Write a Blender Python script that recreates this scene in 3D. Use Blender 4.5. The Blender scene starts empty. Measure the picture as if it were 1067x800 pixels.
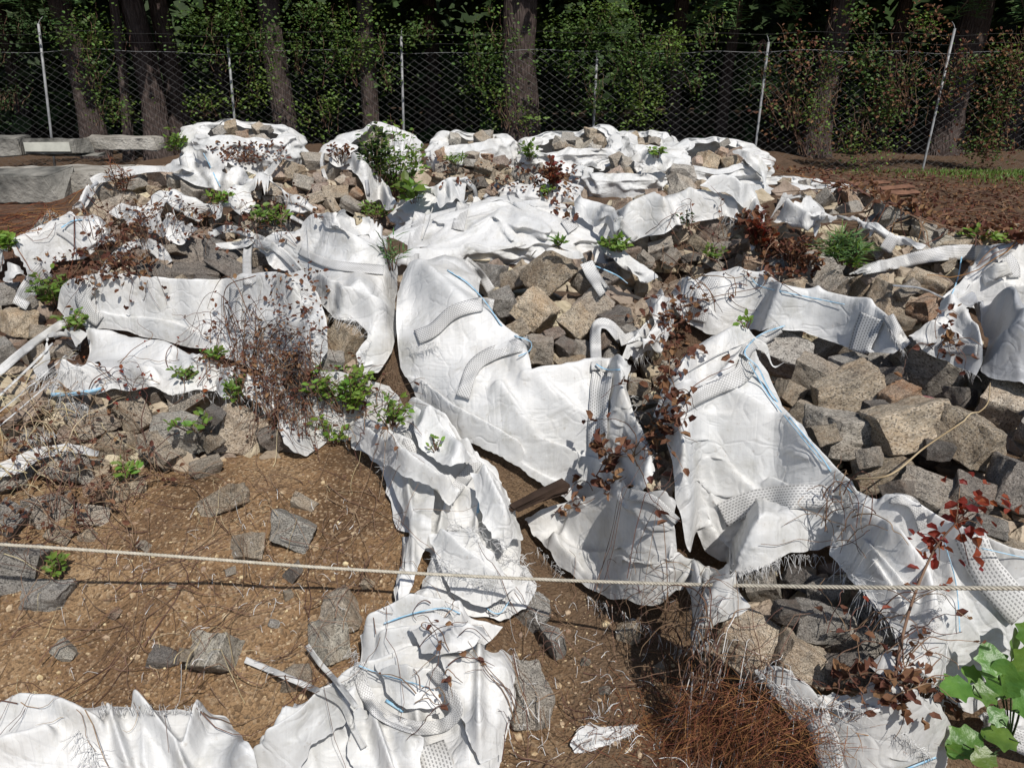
import bpy, math, random
import numpy as np
from mathutils import Vector, noise as mnoise
R = math.radians
RG = lambda k=0: np.random.default_rng(abs(int(k)))
random.seed(7)
scn = bpy.context.scene; COL = scn.collection

# ------------------------------------------------------------------ camera, sky, sun, exposure
FPX, PW, PH, PITCH = 780.0, 1067.0, 800.0, 24.0
CAMZ = 1.6
cam = bpy.data.objects.new('camera', bpy.data.cameras.new('camera')); COL.objects.link(cam)
cam.location = (0, 0, CAMZ); cam.rotation_euler = (R(90 - PITCH), 0, 0)
cam.data.lens = 36 * FPX / PW; cam.data.clip_start = .05; cam.data.clip_end = 500; scn.camera = cam
SUN_EL, SUN_AZ = 54.0, 24.0            # behind the camera and a little to its right
w = bpy.data.worlds.new('World'); scn.world = w; w.use_nodes = True
nt = w.node_tree; bg = nt.nodes['Background']; sky = nt.nodes.new('ShaderNodeTexSky')
sky.sky_type = 'NISHITA'; sky.sun_disc = False; sky.sun_elevation = R(SUN_EL); sky.sun_rotation = R(180 - SUN_AZ)
nt.links.new(sky.outputs[0], bg.inputs[0]); bg.inputs[1].default_value = .09
sl = bpy.data.lights.new('sun', 'SUN'); sl.energy = 4.7; sl.angle = R(.5); sl.color = (1, .955, .89)
so = bpy.data.objects.new('sun', sl); COL.objects.link(so)
sd = Vector((math.sin(R(SUN_AZ)) * math.cos(R(SUN_EL)), -math.cos(R(SUN_AZ)) * math.cos(R(SUN_EL)), math.sin(R(SUN_EL))))
so.rotation_euler = sd.to_track_quat('Z', 'Y').to_euler(); so.location = sd * 20
scn.view_settings.view_transform = 'Standard'; scn.view_settings.look = 'None'
scn.view_settings.exposure = 0.0; scn.view_settings.gamma = 1
scn.cycles.max_bounces = 6; scn.cycles.diffuse_bounces = 3; scn.cycles.transparent_max_bounces = 8

# ------------------------------------------------------------------ projection helpers
cp, sp_ = math.cos(R(PITCH)), math.sin(R(PITCH))
def rays(px, py):
    a = (np.asarray(px, float) - PW / 2) / FPX; b = (np.asarray(py, float) - PH / 2) / FPX
    d = np.stack([a, cp - b * sp_, -sp_ - b * cp], -1)
    return d / np.linalg.norm(d, axis=-1, keepdims=True)
def P(px, py, z):
    d = rays(px, py); t = (z - CAMZ) / d[..., 2]
    return np.array([d[..., 0] * t, d[..., 1] * t, np.full_like(t, z)]).T if np.ndim(px) else np.array([d[0] * t, d[1] * t, z])
def project(p):
    x, y, z = p[0], p[1], p[2] - CAMZ
    dep = y * cp - z * sp_; up = y * sp_ + z * cp
    return PW / 2 + FPX * x / dep, PH / 2 - FPX * up / dep, dep

# smooth noise on arrays
def vnoise(x, y, seed=0):
    xi = np.floor(x).astype(np.int64); yi = np.floor(y).astype(np.int64); fx = x - xi; fy = y - yi
    fx = fx * fx * (3 - 2 * fx); fy = fy * fy * (3 - 2 * fy)
    def h(a, b):
        n = (a * 374761393 + b * 668265263 + seed * 974634777) & 0x7fffffff
        n = ((n ^ (n >> 13)) * 1274126177) & 0x7fffffff
        return ((n ^ (n >> 16)) & 0xffff) / 65535.0
    return (h(xi, yi) * (1 - fx) + h(xi + 1, yi) * fx) * (1 - fy) + (h(xi, yi + 1) * (1 - fx) + h(xi + 1, yi + 1) * fx) * fy
def fbm(x, y, o=4, seed=0):
    s = 0; a = .5
    for k in range(o): s = s + a * (vnoise(x * 2 ** k, y * 2 ** k, seed + k) - .5); a *= .5
    return s
def sstep(a, b, x):
    t = np.clip((x - a) / (b - a), 0, 1); return t * t * (3 - 2 * t)
def inpoly(px, py, poly):
    poly = np.asarray(poly, float); ins = np.zeros(np.shape(px), bool); n = len(poly)
    for i in range(n):
        x1, y1 = poly[i]; x2, y2 = poly[(i + 1) % n]
        if y1 == y2: continue
        c = ((y1 > py) != (y2 > py)) & (px < (x2 - x1) * (py - y1) / (y2 - y1) + x1)
        ins ^= c
    return ins
def segdist(px, py, pts, closed=True):
    pts = np.asarray(pts, float); best = np.full(np.shape(px), 1e9); qx = np.array(px, float); qy = np.array(py, float)
    n = len(pts)
    for i in range(n if closed else n - 1):
        a = pts[i]; b = pts[(i + 1) % n]; d = b - a; L = max(d @ d, 1e-9)
        t = np.clip(((px - a[0]) * d[0] + (py - a[1]) * d[1]) / L, 0, 1)
        cx = a[0] + t * d[0]; cy = a[1] + t * d[1]; dd = np.hypot(px - cx, py - cy)
        m = dd < best; best = np.where(m, dd, best); qx = np.where(m, cx, qx); qy = np.where(m, cy, qy)
    return best, qx, qy

# ------------------------------------------------------------------ height field of everything that lies there
RES = .015; X0, X1, Y0, Y1 = -7.0, 8.0, .2, 11.4
gx = np.arange(X0, X1, RES); gy = np.arange(Y0, Y1, RES)
GX, GY = np.meshgrid(gx, gy, indexing='ij')
foot = [(-330, 420), (-120, 330), (-60, 262), (60, 232), (78, 225), (120, 190), (172, 178), (190, 155), (330, 152), (560, 150), (800, 168), (890, 205), (1010, 262),
        (1100, 285), (1400, 340), (1500, 700), (1180, 770), (1000, 745), (900, 722), (830, 705), (735, 632), (600, 585), (540, 540), (470, 480), (400, 478), (300, 470), (160, 492), (60, 560), (-20, 640), (-300, 700)]
fw = np.array([P(a, b, .12)[:2] for a, b in foot])
fd, _, _ = segdist(GX, GY, fw); fin = inpoly(GX, GY, fw)
edge = np.where(fin, fd, -fd)
def ground_z(x, y):
    return .015 * fbm(x * .5, y * .5, 3, 5) * 4 + .02 * fbm(x * 2, y * 2, 3, 9)
soil = .30 * sstep(1.05, 2.25, GY) * (1 - sstep(-.25, .35, GX)) * (1 - sstep(-2.6, -4.2, GX)) * sstep(5.2, 3.0, GY)
soil = np.maximum(soil, .10 * sstep(1.2, 2.0, GY) * (1 - sstep(2.5, 4, GY)))
H = ground_z(GX, GY) + soil
H = np.maximum(H, ground_z(GX, GY) + .42 * (.5 + .5 * sstep(1.5, 2.5, GY)) * sstep(-.12, .40, edge) - .04)
HSOIL = H.copy()
# bulk of each heap: (px, py, top z, rx, ry)
mounds = [(250, 146, .78, .62, .5), (335, 180, .62, .85, .6), (150, 192, .52, .75, .55), (385, 152, .76, .6, .5), (490, 143, .82, .6, .42), (505, 178, .58, .7, .5),
          (600, 142, .82, .65, .45), (672, 142, .82, .5, .4), (740, 165, .74, .75, .5), (650, 182, .68, .72, .4), (560, 202, .64, .55, .45), (835, 195, .52, .65, .4),
          (880, 235, .50, .75, .45), (520, 228, .72, 1.0, .45), (340, 250, .60, .65, .5), (60, 250, .52, .8, .4), (200, 222, .52, .7, .4), (710, 225, .62, .7, .4), (740, 255, .58, .6, .4),
          (200, 288, .58, .8, .45), (360, 300, .62, .5, .55), (455, 330, .60, .42, .5), (580, 315, .58, .55, .48), (560, 420, .44, .42, .25), (820, 315, .58, .85, .3),
          (880, 290, .52, .7, .35), (1020, 300, .62, .75, .35), (1040, 370, .55, .5, .4), (770, 410, .56, .38, .38), (900, 430, .52, .5, .45), (1020, 470, .48, .5, .4), (980, 600, .30, .45, .3)]
for px, py, zt, rx, ry in mounds:
    c = P(px, py, zt)
    if (px, py) in ((250, 146), (385, 152), (490, 143), (600, 142), (672, 142), (740, 165), (650, 182), (560, 202), (835, 195), (520, 228)): zt = .44
    u = ((GX - c[0]) / rx) ** 2 + ((GY - c[1]) / ry) ** 2
    b = (zt - .30) * np.sqrt(np.clip(1 - u ** 1.6, 0, 1)) + .30
    H = np.where(u < 1, np.maximum(H, b), H)
def blur(A, n):
    for _ in range(n):
        A = (np.roll(A, 1, 0) + np.roll(A, -1, 0) + 2 * A) / 4; A = (np.roll(A, 1, 1) + np.roll(A, -1, 1) + 2 * A) / 4
    return A
Hb = blur(H, 10); H = np.where(edge > -.3, Hb, H)
H += (.03 * fbm(GX * 4, GY * 4, 3, 21) + .02 * fbm(GX * 14, GY * 14, 2, 4)) * sstep(-.1, .3, edge) + .05 * fbm(GX * 4.5, GY * 4.5, 4, 33) * sstep(4, 3, GY) + .012 * fbm(GX * 9, GY * 9, 3, 35)
BASE = H.copy()
def hat(x, y, A=None):
    A = H if A is None else A
    fx = np.clip((np.asarray(x) - X0) / RES, 0, A.shape[0] - 1.001); fy = np.clip((np.asarray(y) - Y0) / RES, 0, A.shape[1] - 1.001)
    i = fx.astype(int); j = fy.astype(int); u = fx - i; v = fy - j
    return (A[i, j] * (1 - u) + A[i + 1, j] * u) * (1 - v) + (A[i, j + 1] * (1 - u) + A[i + 1, j + 1] * u) * v
def unproj(px, py, A=None, tmax=14.0):
    px = np.asarray(px, float); py = np.asarray(py, float); sh = px.shape
    d = rays(px.ravel(), py.ravel()); n = len(d); t = np.full(n, .7); hit = np.zeros(n, bool); act = np.arange(n); step = .035
    while len(act):
        tt = t[act] + step; q = d[act] * tt[:, None]
        below = q[:, 2] + CAMZ < hat(q[:, 0], q[:, 1], A)
        t[act] = tt; hit[act[below]] = True; act = act[(~below) & (tt < tmax)]
    lo = t - step; hi = t.copy()
    for _ in range(7):
        m = (lo + hi) / 2; q = d * m[:, None]; b = q[:, 2] + CAMZ < hat(q[:, 0], q[:, 1], A)
        hi = np.where(b, m, hi); lo = np.where(b, lo, m)
    q = d * hi[:, None]; q[:, 2] += CAMZ
    return q.reshape(sh + (3,)), hi.reshape(sh)
def splat(pts, dil=1):
    global H
    i = ((pts[:, 0] - X0) / RES + .5).astype(int); j = ((pts[:, 1] - Y0) / RES + .5).astype(int)
    ok = (i > 1) & (j > 1) & (i < H.shape[0] - 2) & (j < H.shape[1] - 2); i, j, z = i[ok], j[ok], pts[ok, 2]
    for a in range(-dil, dil + 1):
        for b in range(-dil, dil + 1): np.maximum.at(H, (i + a, j + b), z)

# ------------------------------------------------------------------ object helpers
def tag(o, label=None, cat=None, group=None, kind=None):
    if label: o['label'] = label
    if cat: o['category'] = cat
    if group: o['group'] = group
    if kind: o['kind'] = kind
    return o
def mesh_obj(name, V, F, mat, parent=None, uv=None, smooth=True, origin=None, mats=None, midx=None):
    V = np.asarray(V, float)
    if parent is not None: off = np.array(parent.location)
    elif origin is not None: off = np.array(origin, float)
    else: off = np.array([V[:, 0].mean(), V[:, 1].mean(), V[:, 2].min()])
    me = bpy.data.meshes.new(name); me.from_pydata((V - off).tolist(), [], F if isinstance(F, list) else F.tolist())
    me.materials.append(mat)
    if mats:
        for m in mats: me.materials.append(m)
    if midx is not None: me.polygons.foreach_set('material_index', np.asarray(midx, np.int32))
    if smooth: me.polygons.foreach_set('use_smooth', np.ones(len(me.polygons), bool))
    if uv is not None:
        l = me.uv_layers.new(name='UVMap'); li = np.zeros(len(me.loops), np.int32); me.loops.foreach_get('vertex_index', li)
        l.data.foreach_set('uv', np.asarray(uv, float)[li].ravel())
    o = bpy.data.objects.new(name, me); COL.objects.link(o)
    if parent is not None: o.parent = parent
    else: o.location = off
    return o
def empty(name, loc):
    o = bpy.data.objects.new(name, None); COL.objects.link(o); o.location = loc; o.empty_display_size = .1; return o
class MB:
    def __init__(s): s.V = []; s.F = []; s.n = 0
    def add(s, V, F):
        V = np.asarray(V, float); s.V.append(V); s.F += [[k + s.n for k in f] for f in F]; s.n += len(V)
    def tube(s, pts, r0, r1=None, k=4):
        pts = np.asarray(pts, float); n = len(pts); r1 = r0 if r1 is None else r1
        t = np.gradient(pts, axis=0); t /= np.linalg.norm(t, axis=1, keepdims=True) + 1e-9
        up = np.tile([0.13, .21, 1.0], (n, 1)); up[np.abs(t[:, 2]) > .9] = [1, .2, 0]
        a = np.cross(t, up); a /= np.linalg.norm(a, axis=1, keepdims=True) + 1e-9; b = np.cross(t, a)
        r = np.linspace(r0, r1, n)[:, None]; V = []
        for q in range(k):
            an = 2 * math.pi * q / k; V.append(pts + r * (a * math.cos(an) + b * math.sin(an)))
        V = np.stack(V, 1).reshape(-1, 3)
        F = [[i * k + q, i * k + (q + 1) % k, (i + 1) * k + (q + 1) % k, (i + 1) * k + q] for i in range(n - 1) for q in range(k)]
        F.append(list(range(k))[::-1]); F.append([(n - 1) * k + q for q in range(k)]); s.add(V, F)
    def box(s, c, dx, dy, dz, M=None):
        V = np.array([[x, y, z] for x in (-.5, .5) for y in (-.5, .5) for z in (-.5, .5)]) * [dx, dy, dz]
        if M is not None: V = V @ np.asarray(M).T
        s.add(V + np.asarray(c), [[0, 1, 3, 2], [4, 6, 7, 5], [0, 4, 5, 1], [2, 3, 7, 6], [0, 2, 6, 4], [1, 5, 7, 3]])
    def obj(s, name, mat, parent=None, smooth=True, origin=None):
        return mesh_obj(name, np.concatenate(s.V), s.F, mat, parent, smooth=smooth, origin=origin)
def crom(pts, n):
    pts = np.asarray(pts, float); m = len(pts); P_ = np.vstack([2 * pts[0] - pts[1], pts, 2 * pts[-1] - pts[-2]]); out = []
    for t in np.linspace(0, m - 1 - 1e-6, n):
        i = int(t); u = t - i; a, b, c, d = P_[i], P_[i + 1], P_[i + 2], P_[i + 3]
        out.append(.5 * (2 * b + (c - a) * u + (2 * a - 5 * b + 4 * c - d) * u * u + (3 * b - a - 3 * c + d) * u ** 3))
    return np.array(out)

# ------------------------------------------------------------------ materials
class NT:
    def __init__(s, name):
        s.m = bpy.data.materials.new(name); s.m.use_nodes = True; s.t = s.m.node_tree; s.b = s.t.nodes['Principled BSDF']; s.out = s.t.nodes['Material Output']
    def n(s, typ, **k):
        nd = s.t.nodes.new(typ)
        for a, v in k.items():
            if a in nd.inputs: nd.inputs[a].default_value = v
            else: setattr(nd, a, v)
        return nd
    def L(s, a, b): s.t.links.new(a, b)
    def coord(s, kind='Object'): return s.n('ShaderNodeTexCoord').outputs[kind]
    def noise(s, co, scale, detail=4, rough=.55, dist=0):
        nd = s.n('ShaderNodeTexNoise'); nd.inputs['Scale'].default_value = scale; nd.inputs['Detail'].default_value = detail
        nd.inputs['Roughness'].default_value = rough; nd.inputs['Distortion'].default_value = dist
        if co is not None: s.L(co, nd.inputs['Vector'])
        return nd.outputs[0]
    def ramp(s, fac, stops):
        nd = s.n('ShaderNodeValToRGB'); el = nd.color_ramp.elements
        while len(el) < len(stops): el.new(.5)
        for e, (p, c) in zip(el, stops): e.position = p; e.color = (c if len(c) == 4 else (*c, 1)) if not isinstance(c, float) else (c, c, c, 1)
        s.L(fac, nd.inputs[0]); return nd.outputs[0]
    def mix(s, f, a, b, mode='MIX'):
        nd = s.n('ShaderNodeMix'); nd.data_type = 'RGBA'; nd.blend_type = mode
        for i, v in ((0, f), (6, a), (7, b)):
            if isinstance(v, (int, float)): nd.inputs[i].default_value = v
            elif isinstance(v, tuple): nd.inputs[i].default_value = (*v, 1)
            else: s.L(v, nd.inputs[i])
        return nd.outputs[2]
    def math(s, op, a, b=0.0):
        nd = s.n('ShaderNodeMath'); nd.operation = op
        for i, v in ((0, a), (1, b)):
            if isinstance(v, (int, float)): nd.inputs[i].default_value = v
            else: s.L(v, nd.inputs[i])
        return nd.outputs[0]
    def col(s, c):
        if isinstance(c, tuple): s.b.inputs['Base Color'].default_value = (*c, 1)
        else: s.L(c, s.b.inputs['Base Color'])
    def bump(s, h, strength=.5, dist=.01, prev=None):
        nd = s.n('ShaderNodeBump'); nd.inputs['Strength'].default_value = strength; nd.inputs['Distance'].default_value = dist
        s.L(h, nd.inputs['Height'])
        if prev is not None: s.L(prev, nd.inputs['Normal'])
        return nd.outputs[0]
    def fin(s, rough=.8, spec=.3, normal=None, trans=0, tcol=None):
        s.b.inputs['Roughness'].default_value = rough; s.b.inputs['Specular IOR Level'].default_value = spec
        if normal is not None: s.L(normal, s.b.inputs['Normal'])
        if trans:
            tr = s.n('ShaderNodeBsdfTranslucent'); mx = s.n('ShaderNodeMixShader'); mx.inputs[0].default_value = trans
            if tcol is not None:
                if isinstance(tcol, tuple): tr.inputs[0].default_value = (*tcol, 1)
                else: s.L(tcol, tr.inputs[0])
            s.L(s.b.outputs[0], mx.inputs[1]); s.L(tr.outputs[0], mx.inputs[2]); s.L(mx.outputs[0], s.out.inputs[0])
        return s.m
MAT = {}
def fabric(name, base, dirt, tr=.12):
    t = NT(name); co = t.coord()
    info = t.n('ShaderNodeObjectInfo'); off = t.n('ShaderNodeVectorMath'); off.operation = 'ADD'; t.L(co, off.inputs[0]); t.L(info.outputs['Location'], off.inputs[1]); co = off.outputs[0]
    big = t.noise(co, 4.5, 6, .62); fine = t.noise(co, 34, 5, .65)
    m = t.ramp(t.math('ADD', t.math('MULTIPLY', big, .7), t.math('MULTIPLY', fine, .3)), [(.49, 0.0), (.66, 1.0)])
    c = t.mix(t.math('MULTIPLY', m, .5), base, dirt)
    g = t.ramp(t.noise(co, 2.1, 5, .6), [(.44, 0.0), (.64, 1.0)])
    c = t.mix(t.math('MULTIPLY', g, .42), c, (base[0] * .66, base[1] * .69, base[2] * .72))
    # printed weave threads, a fine grid along the cloth
    uv = t.coord('UV'); sx = t.n('ShaderNodeSeparateXYZ'); t.L(uv, sx.inputs[0])
    gx_ = t.math('LESS_THAN', t.math('FRACT', t.math('MULTIPLY', sx.outputs[0], 42)), .10); gy_ = t.math('LESS_THAN', t.math('FRACT', t.math('MULTIPLY', sx.outputs[1], 30)), .10)
    grid = t.math('MULTIPLY', t.math('MULTIPLY', t.math('ADD', gx_, gy_), .34), t.noise(co, 5, 3)); c = t.mix(grid, c, (.45, .46, .47))
    gg = t.ramp(t.noise(co, 6.5, 8, .72, .6), [(.53, 0.0), (.66, 1.0)]); c = t.mix(t.math('MULTIPLY', gg, .38), c, (.30, .29, .24))
    sp_n = t.ramp(t.noise(co, 60, 4, .7), [(.62, 0.0), (.70, 1.0)]); c = t.mix(t.math('MULTIPLY', sp_n, .35), c, (.28, .22, .16))
    t.col(c)
    cr = t.n('ShaderNodeTexVoronoi'); cr.feature = 'DISTANCE_TO_EDGE'; cr.inputs['Scale'].default_value = 9
    wv = t.n('ShaderNodeVectorMath'); wv.operation = 'ADD'; dn = t.n('ShaderNodeTexNoise'); dn.inputs['Scale'].default_value = 6; t.L(co, dn.inputs[0])
    sc = t.n('ShaderNodeVectorMath'); sc.operation = 'SCALE'; sc.inputs['Scale'].default_value = .35; t.L(dn.outputs['Color'], sc.inputs[0]); t.L(co, wv.inputs[0]); t.L(sc.outputs[0], wv.inputs[1]); t.L(wv.outputs[0], cr.inputs['Vector'])
    crs = t.math('MINIMUM', cr.outputs['Distance'], .12)
    def streak(su, sv, off_):
        mp_ = t.n('ShaderNodeMapping'); mp_.inputs['Scale'].default_value = (su, sv, 1); mp_.inputs['Location'].default_value = (off_, off_ * .7, 0); mp_.inputs['Rotation'].default_value = (0, 0, off_); t.L(uv, mp_.inputs[0])
        v_ = t.noise(mp_.outputs[0], 1.0, 3, .5, .9); return t.math('POWER', t.math('SUBTRACT', 1.0, t.math('MULTIPLY', t.math('ABSOLUTE', t.math('SUBTRACT', v_, .5)), 5.0)), 2.0)
    mk_ = t.ramp(t.noise(co, 3.2, 2), [(.42, 0.0), (.58, 1.0)])
    st1 = t.math('MULTIPLY', t.math('MAXIMUM', streak(9, 2.2, .35), 0.0), mk_); st2 = t.math('MULTIPLY', t.math('MAXIMUM', streak(2.6, 11, 1.2), 0.0), t.math('SUBTRACT', 1.0, mk_))
    crs = t.math('ADD', t.math('MULTIPLY', crs, .6), t.math('MULTIPLY', t.math('ADD', st1, st2), .10))
    n1 = t.bump(crs, .45, .04); n2 = t.bump(t.noise(co, 8, 4, .45, .8), .35, .02, n1); n3 = t.bump(t.noise(co, 120, 3), .2, .003, n2)
    return t.fin(.5, .35, n3, tr, (base[0] * .9, base[1] * .9, base[2] * .86))
MAT['fabric'] = fabric('white_woven_fabric', (.68, .68, .672), (.44, .41, .35))
MAT['fabric_dull'] = fabric('dull_woven_fabric', (.58, .575, .56), (.36, .325, .265))
MAT['fabric_grey'] = fabric('grey_woven_fabric', (.36, .37, .39), (.28, .27, .26), .05)  # darker grey weave for the right-edge sheet and a few strips
def webbing():
    t = NT('webbing'); uv = t.coord('UV'); s = t.n('ShaderNodeSeparateXYZ'); t.L(uv, s.inputs[0])
    v7 = t.math('MULTIPLY', s.outputs[1], 9); row = t.math('FLOOR', v7); fv = t.math('FRACT', v7)
    a = t.math('LESS_THAN', t.math('ABSOLUTE', t.math('SUBTRACT', fv, .5)), .22)
    fu = t.math('FRACT', t.math('ADD', t.math('MULTIPLY', s.outputs[0], 95), t.math('MULTIPLY', row, .5)))
    d = t.math('MULTIPLY', a, t.math('LESS_THAN', fu, .66))
    n = t.ramp(t.noise(t.coord(), 9, 4), [(.35, (.60, .60, .595)), (.7, (.46, .455, .44))])
    t.col(t.mix(t.math('MULTIPLY', d, .7), n, (.13, .13, .13)))
    return t.fin(.7, .2, t.bump(t.math('ADD', fu, fv), .3, .002))
MAT['web'] = webbing()
def simple(name, c1, c2, sc=8, rough=.8, spec=.25, bump=None, trans=0, rnd=0.0, tc=None):
    t = NT(name); co = t.coord(); f = t.noise(co, sc, 4)
    c = t.ramp(f, [(.35, c1), (.65, c2)])
    if rnd:
        g = t.n('ShaderNodeNewGeometry'); hs = t.n('ShaderNodeHueSaturation'); t.L(c, hs.inputs['Color'])
        v = t.math('ADD', t.math('MULTIPLY', g.outputs['Random Per Island'], rnd), 1 - rnd / 2); t.L(v, hs.inputs['Value'])
        hh = t.math('ADD', t.math('MULTIPLY', g.outputs['Random Per Island'], .05), .475); t.L(hh, hs.inputs['Hue']); c = hs.outputs[0]
    t.col(c); nrm = t.bump(t.noise(co, bump[0], 5), bump[1], bump[2]) if bump else None
    return t.fin(rough, spec, nrm, trans, tc if tc else (c if trans else None))
MAT['thread'] = simple('white_threads', (.7, .7, .69), (.6, .6, .6), 20, .6)
MAT['blue'] = simple('blue_thread', (.16, .40, .60), (.42, .55, .64), 60, .6)
def stone(name, c1, c2, c3, stain=.35, stc=(.30, .17, .07)):
    t = NT(name); co = t.coord(); info = t.n('ShaderNodeObjectInfo')
    off = t.n('ShaderNodeVectorMath'); off.operation = 'ADD'; t.L(co, off.inputs[0]); t.L(info.outputs['Location'], off.inputs[1]); co = off.outputs[0]
    big = t.noise(co, 1.6, 4); c = t.ramp(big, [(.35, c1), (.62, c2)])
    sp = t.n('ShaderNodeTexVoronoi'); sp.inputs['Scale'].default_value = 38; t.L(co, sp.inputs['Vector'])
    gs = t.n('ShaderNodeSeparateColor'); t.L(sp.outputs['Color'], gs.inputs[0])
    c = t.mix(t.math('MULTIPLY', t.math('GREATER_THAN', gs.outputs[0], .66), .55), c, c3); c = t.mix(t.math('MULTIPLY', t.math('GREATER_THAN', gs.outputs[1], .80), .65), c, (.06, .055, .05))
    st = t.ramp(t.noise(co, 1.3, 6, .65), [(.46, 0.0), (.62, 1.0)]); c = t.mix(t.math('MULTIPLY', st, stain), c, stc)
    dk = t.ramp(t.noise(co, 3.1, 6, .75), [(.50, 0.0), (.64, 1.0)]); c = t.mix(t.math('MULTIPLY', dk, .45), c, (.09, .08, .07))
    hs = t.n('ShaderNodeHueSaturation'); t.L(c, hs.inputs['Color']); t.L(t.math('ADD', t.math('MULTIPLY', info.outputs['Random'], .5), .80), hs.inputs['Value'])
    t.L(t.math('ADD', t.math('MULTIPLY', t.math('FRACT', t.math('MULTIPLY', info.outputs['Random'], 7.3)), .45), .62), hs.inputs['Saturation'])
    t.col(hs.outputs[0])
    n = t.bump(t.noise(co, 4.5, 8, .72), 1.0, .03); n = t.bump(t.noise(co, 32, 3), .7, .006, n)
    return t.fin(.85, .25, n)
MAT['t'] = stone('tan_granite', (.52, .42, .30), (.42, .35, .26), (.66, .58, .47))
MAT['g'] = stone('grey_granite', (.43, .39, .33), (.34, .315, .275), (.60, .55, .48), .15)
MAT['o'] = stone('rusty_granite', (.48, .33, .22), (.39, .28, .20), (.60, .48, .37), .6, (.28, .13, .06))
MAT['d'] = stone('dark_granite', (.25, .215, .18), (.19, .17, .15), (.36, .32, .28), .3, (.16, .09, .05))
MAT['p'] = stone('pale_granite', (.48, .44, .36), (.40, .37, .31), (.60, .56, .48), .2)
MAT['rub'] = simple('mixed_granite', (.26, .21, .15), (.42, .35, .27), 9, .85, .25, (40, .8, .02), 0, .8)
MAT['k'] = stone('pink_granite', (.42, .20, .18), (.36, .24, .2), (.5, .4, .35), .7, (.42, .06, .09))
def ground_mat():
    t = NT('soil'); co = t.coord()
    a = t.ramp(t.noise(co, 2.2, 6, .6), [(.38, (.13, .078, .042)), (.52, (.25, .155, .082)), (.66, (.36, .245, .14))])
    sp = t.n('ShaderNodeTexVoronoi'); sp.inputs['Scale'].default_value = 130; t.L(co, sp.inputs['Vector']); g = t.n('ShaderNodeSeparateColor'); t.L(sp.outputs['Color'], g.inputs[0])
    a = t.mix(t.math('MULTIPLY', t.math('GREATER_THAN', g.outputs[0], .80), .6), a, (.42, .31, .20)); a = t.mix(t.math('MULTIPLY', t.math('GREATER_THAN', g.outputs[1], .76), .55), a, (.08, .05, .03))
    pt = t.ramp(t.noise(co, 7, 6, .7), [(.50, 0.0), (.60, 1.0)]); a = t.mix(t.math('MULTIPLY', pt, .4), a, (.13, .08, .05))
    # reddish brown litter of the yard behind; its dark tone also paints crevice shade
    s = t.n('ShaderNodeSeparateXYZ'); t.L(co, s.inputs[0])
    far = t.ramp(t.math('DIVIDE', s.outputs[1], 10), [(.25, 0.0), (.29, 1.0)])
    lit = t.ramp(t.noise(co, 6, 8, .72), [(.34, (.045, .028, .02)), (.52, (.12, .068, .045)), (.68, (.20, .13, .09))])
    a = t.mix(far, a, lit)
    # dark humus right of the torn strips, plus painted shade in gaps between sacks
    hx = t.ramp(t.math('ADD', t.math('MAXIMUM', s.outputs[0], t.math('ADD', s.outputs[0], t.math('ADD', t.math('MULTIPLY', s.outputs[1], .8), -1.30))), t.math('MULTIPLY', t.noise(co, 3, 4), .5)), [(.18, 0.0), (.45, 1.0)])
    a = t.mix(t.math('MULTIPLY', hx, .75), a, (.11, .075, .05)); t.col(a)
    n = t.bump(t.noise(co, 11, 8, .68), .8, .05); n = t.bump(sp.outputs['Distance'], .55, .010, n)
    return t.fin(.95, .12, n)
MAT['soil'] = ground_mat()
MAT['concrete'] = simple('concrete', (.20, .185, .16), (.42, .40, .36), 3.2, .9, .2, (24, .9, .03))
MAT['concrete_dark'] = simple('weathered_concrete', (.07, .07, .065), (.27, .26, .235), 3, .9, .2, (18, .8, .03))
MAT['concrete_pale'] = simple('pale_concrete', (.42, .42, .37), (.52, .52, .46), 9, .9, .2)
MAT['wood'] = simple('weathered_board', (.13, .07, .05), (.22, .12, .08), 9, .9, .1, (40, .5, .01))
MAT['gravel'] = simple('gravel', (.24, .15, .09), (.48, .38, .26), 40, .9, .2, None, 0, 1.0)
MAT['woodd'] = simple('dark_board', (.03, .02, .015), (.06, .04, .03), 9, .9, .1, (40, .5, .01))
MAT['rope'] = simple('rope_fibre', (.50, .46, .38), (.36, .33, .27), 60, .8)
MAT['steel'] = simple('galvanised_steel', (.15, .155, .16), (.27, .275, .28), 12, .5, .5)
MAT['wire'] = simple('galvanised_wire', (.085, .085, .085), (.055, .052, .05), 3, .5, .5)
MAT['leaf'] = simple('green_leaves', (.085, .145, .028), (.15, .23, .05), 6, .5, .35, None, .35, .7, (.20, .31, .04))
MAT['leaf2'] = simple('yellow_green_leaves', (.11, .20, .03), (.19, .29, .05), 6, .5, .35, None, .35, .6, (.25, .38, .04))
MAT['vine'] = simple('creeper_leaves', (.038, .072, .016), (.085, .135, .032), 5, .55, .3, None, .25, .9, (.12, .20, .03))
MAT['vine2'] = simple('sunlit_creeper_leaves', (.08, .13, .025), (.14, .20, .045), 5, .5, .3, None, .3, .8, (.18, .28, .04))  # lighter copy of the creeper leaves, sunlight put into the colour
MAT['leafbig'] = simple('lobed_leaves', (.06, .13, .02), (.12, .21, .035), 22, .4, .5, (30, .5, .01), .25, .35, (.14, .26, .03))
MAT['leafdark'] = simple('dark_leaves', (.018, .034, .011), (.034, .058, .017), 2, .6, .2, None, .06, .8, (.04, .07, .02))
MAT['dead'] = simple('dead_leaves', (.10, .042, .025), (.19, .10, .062), 8, .8, .15, None, .15, .9, (.22, .08, .03))
MAT['red'] = simple('red_leaves', (.16, .03, .015), (.24, .055, .03), 8, .55, .3, None, .25, .6, (.4, .06, .02))
MAT['twig'] = simple('dry_stems', (.10, .055, .04), (.19, .12, .085), 9, .9, .1, None, 0, .7)
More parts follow.
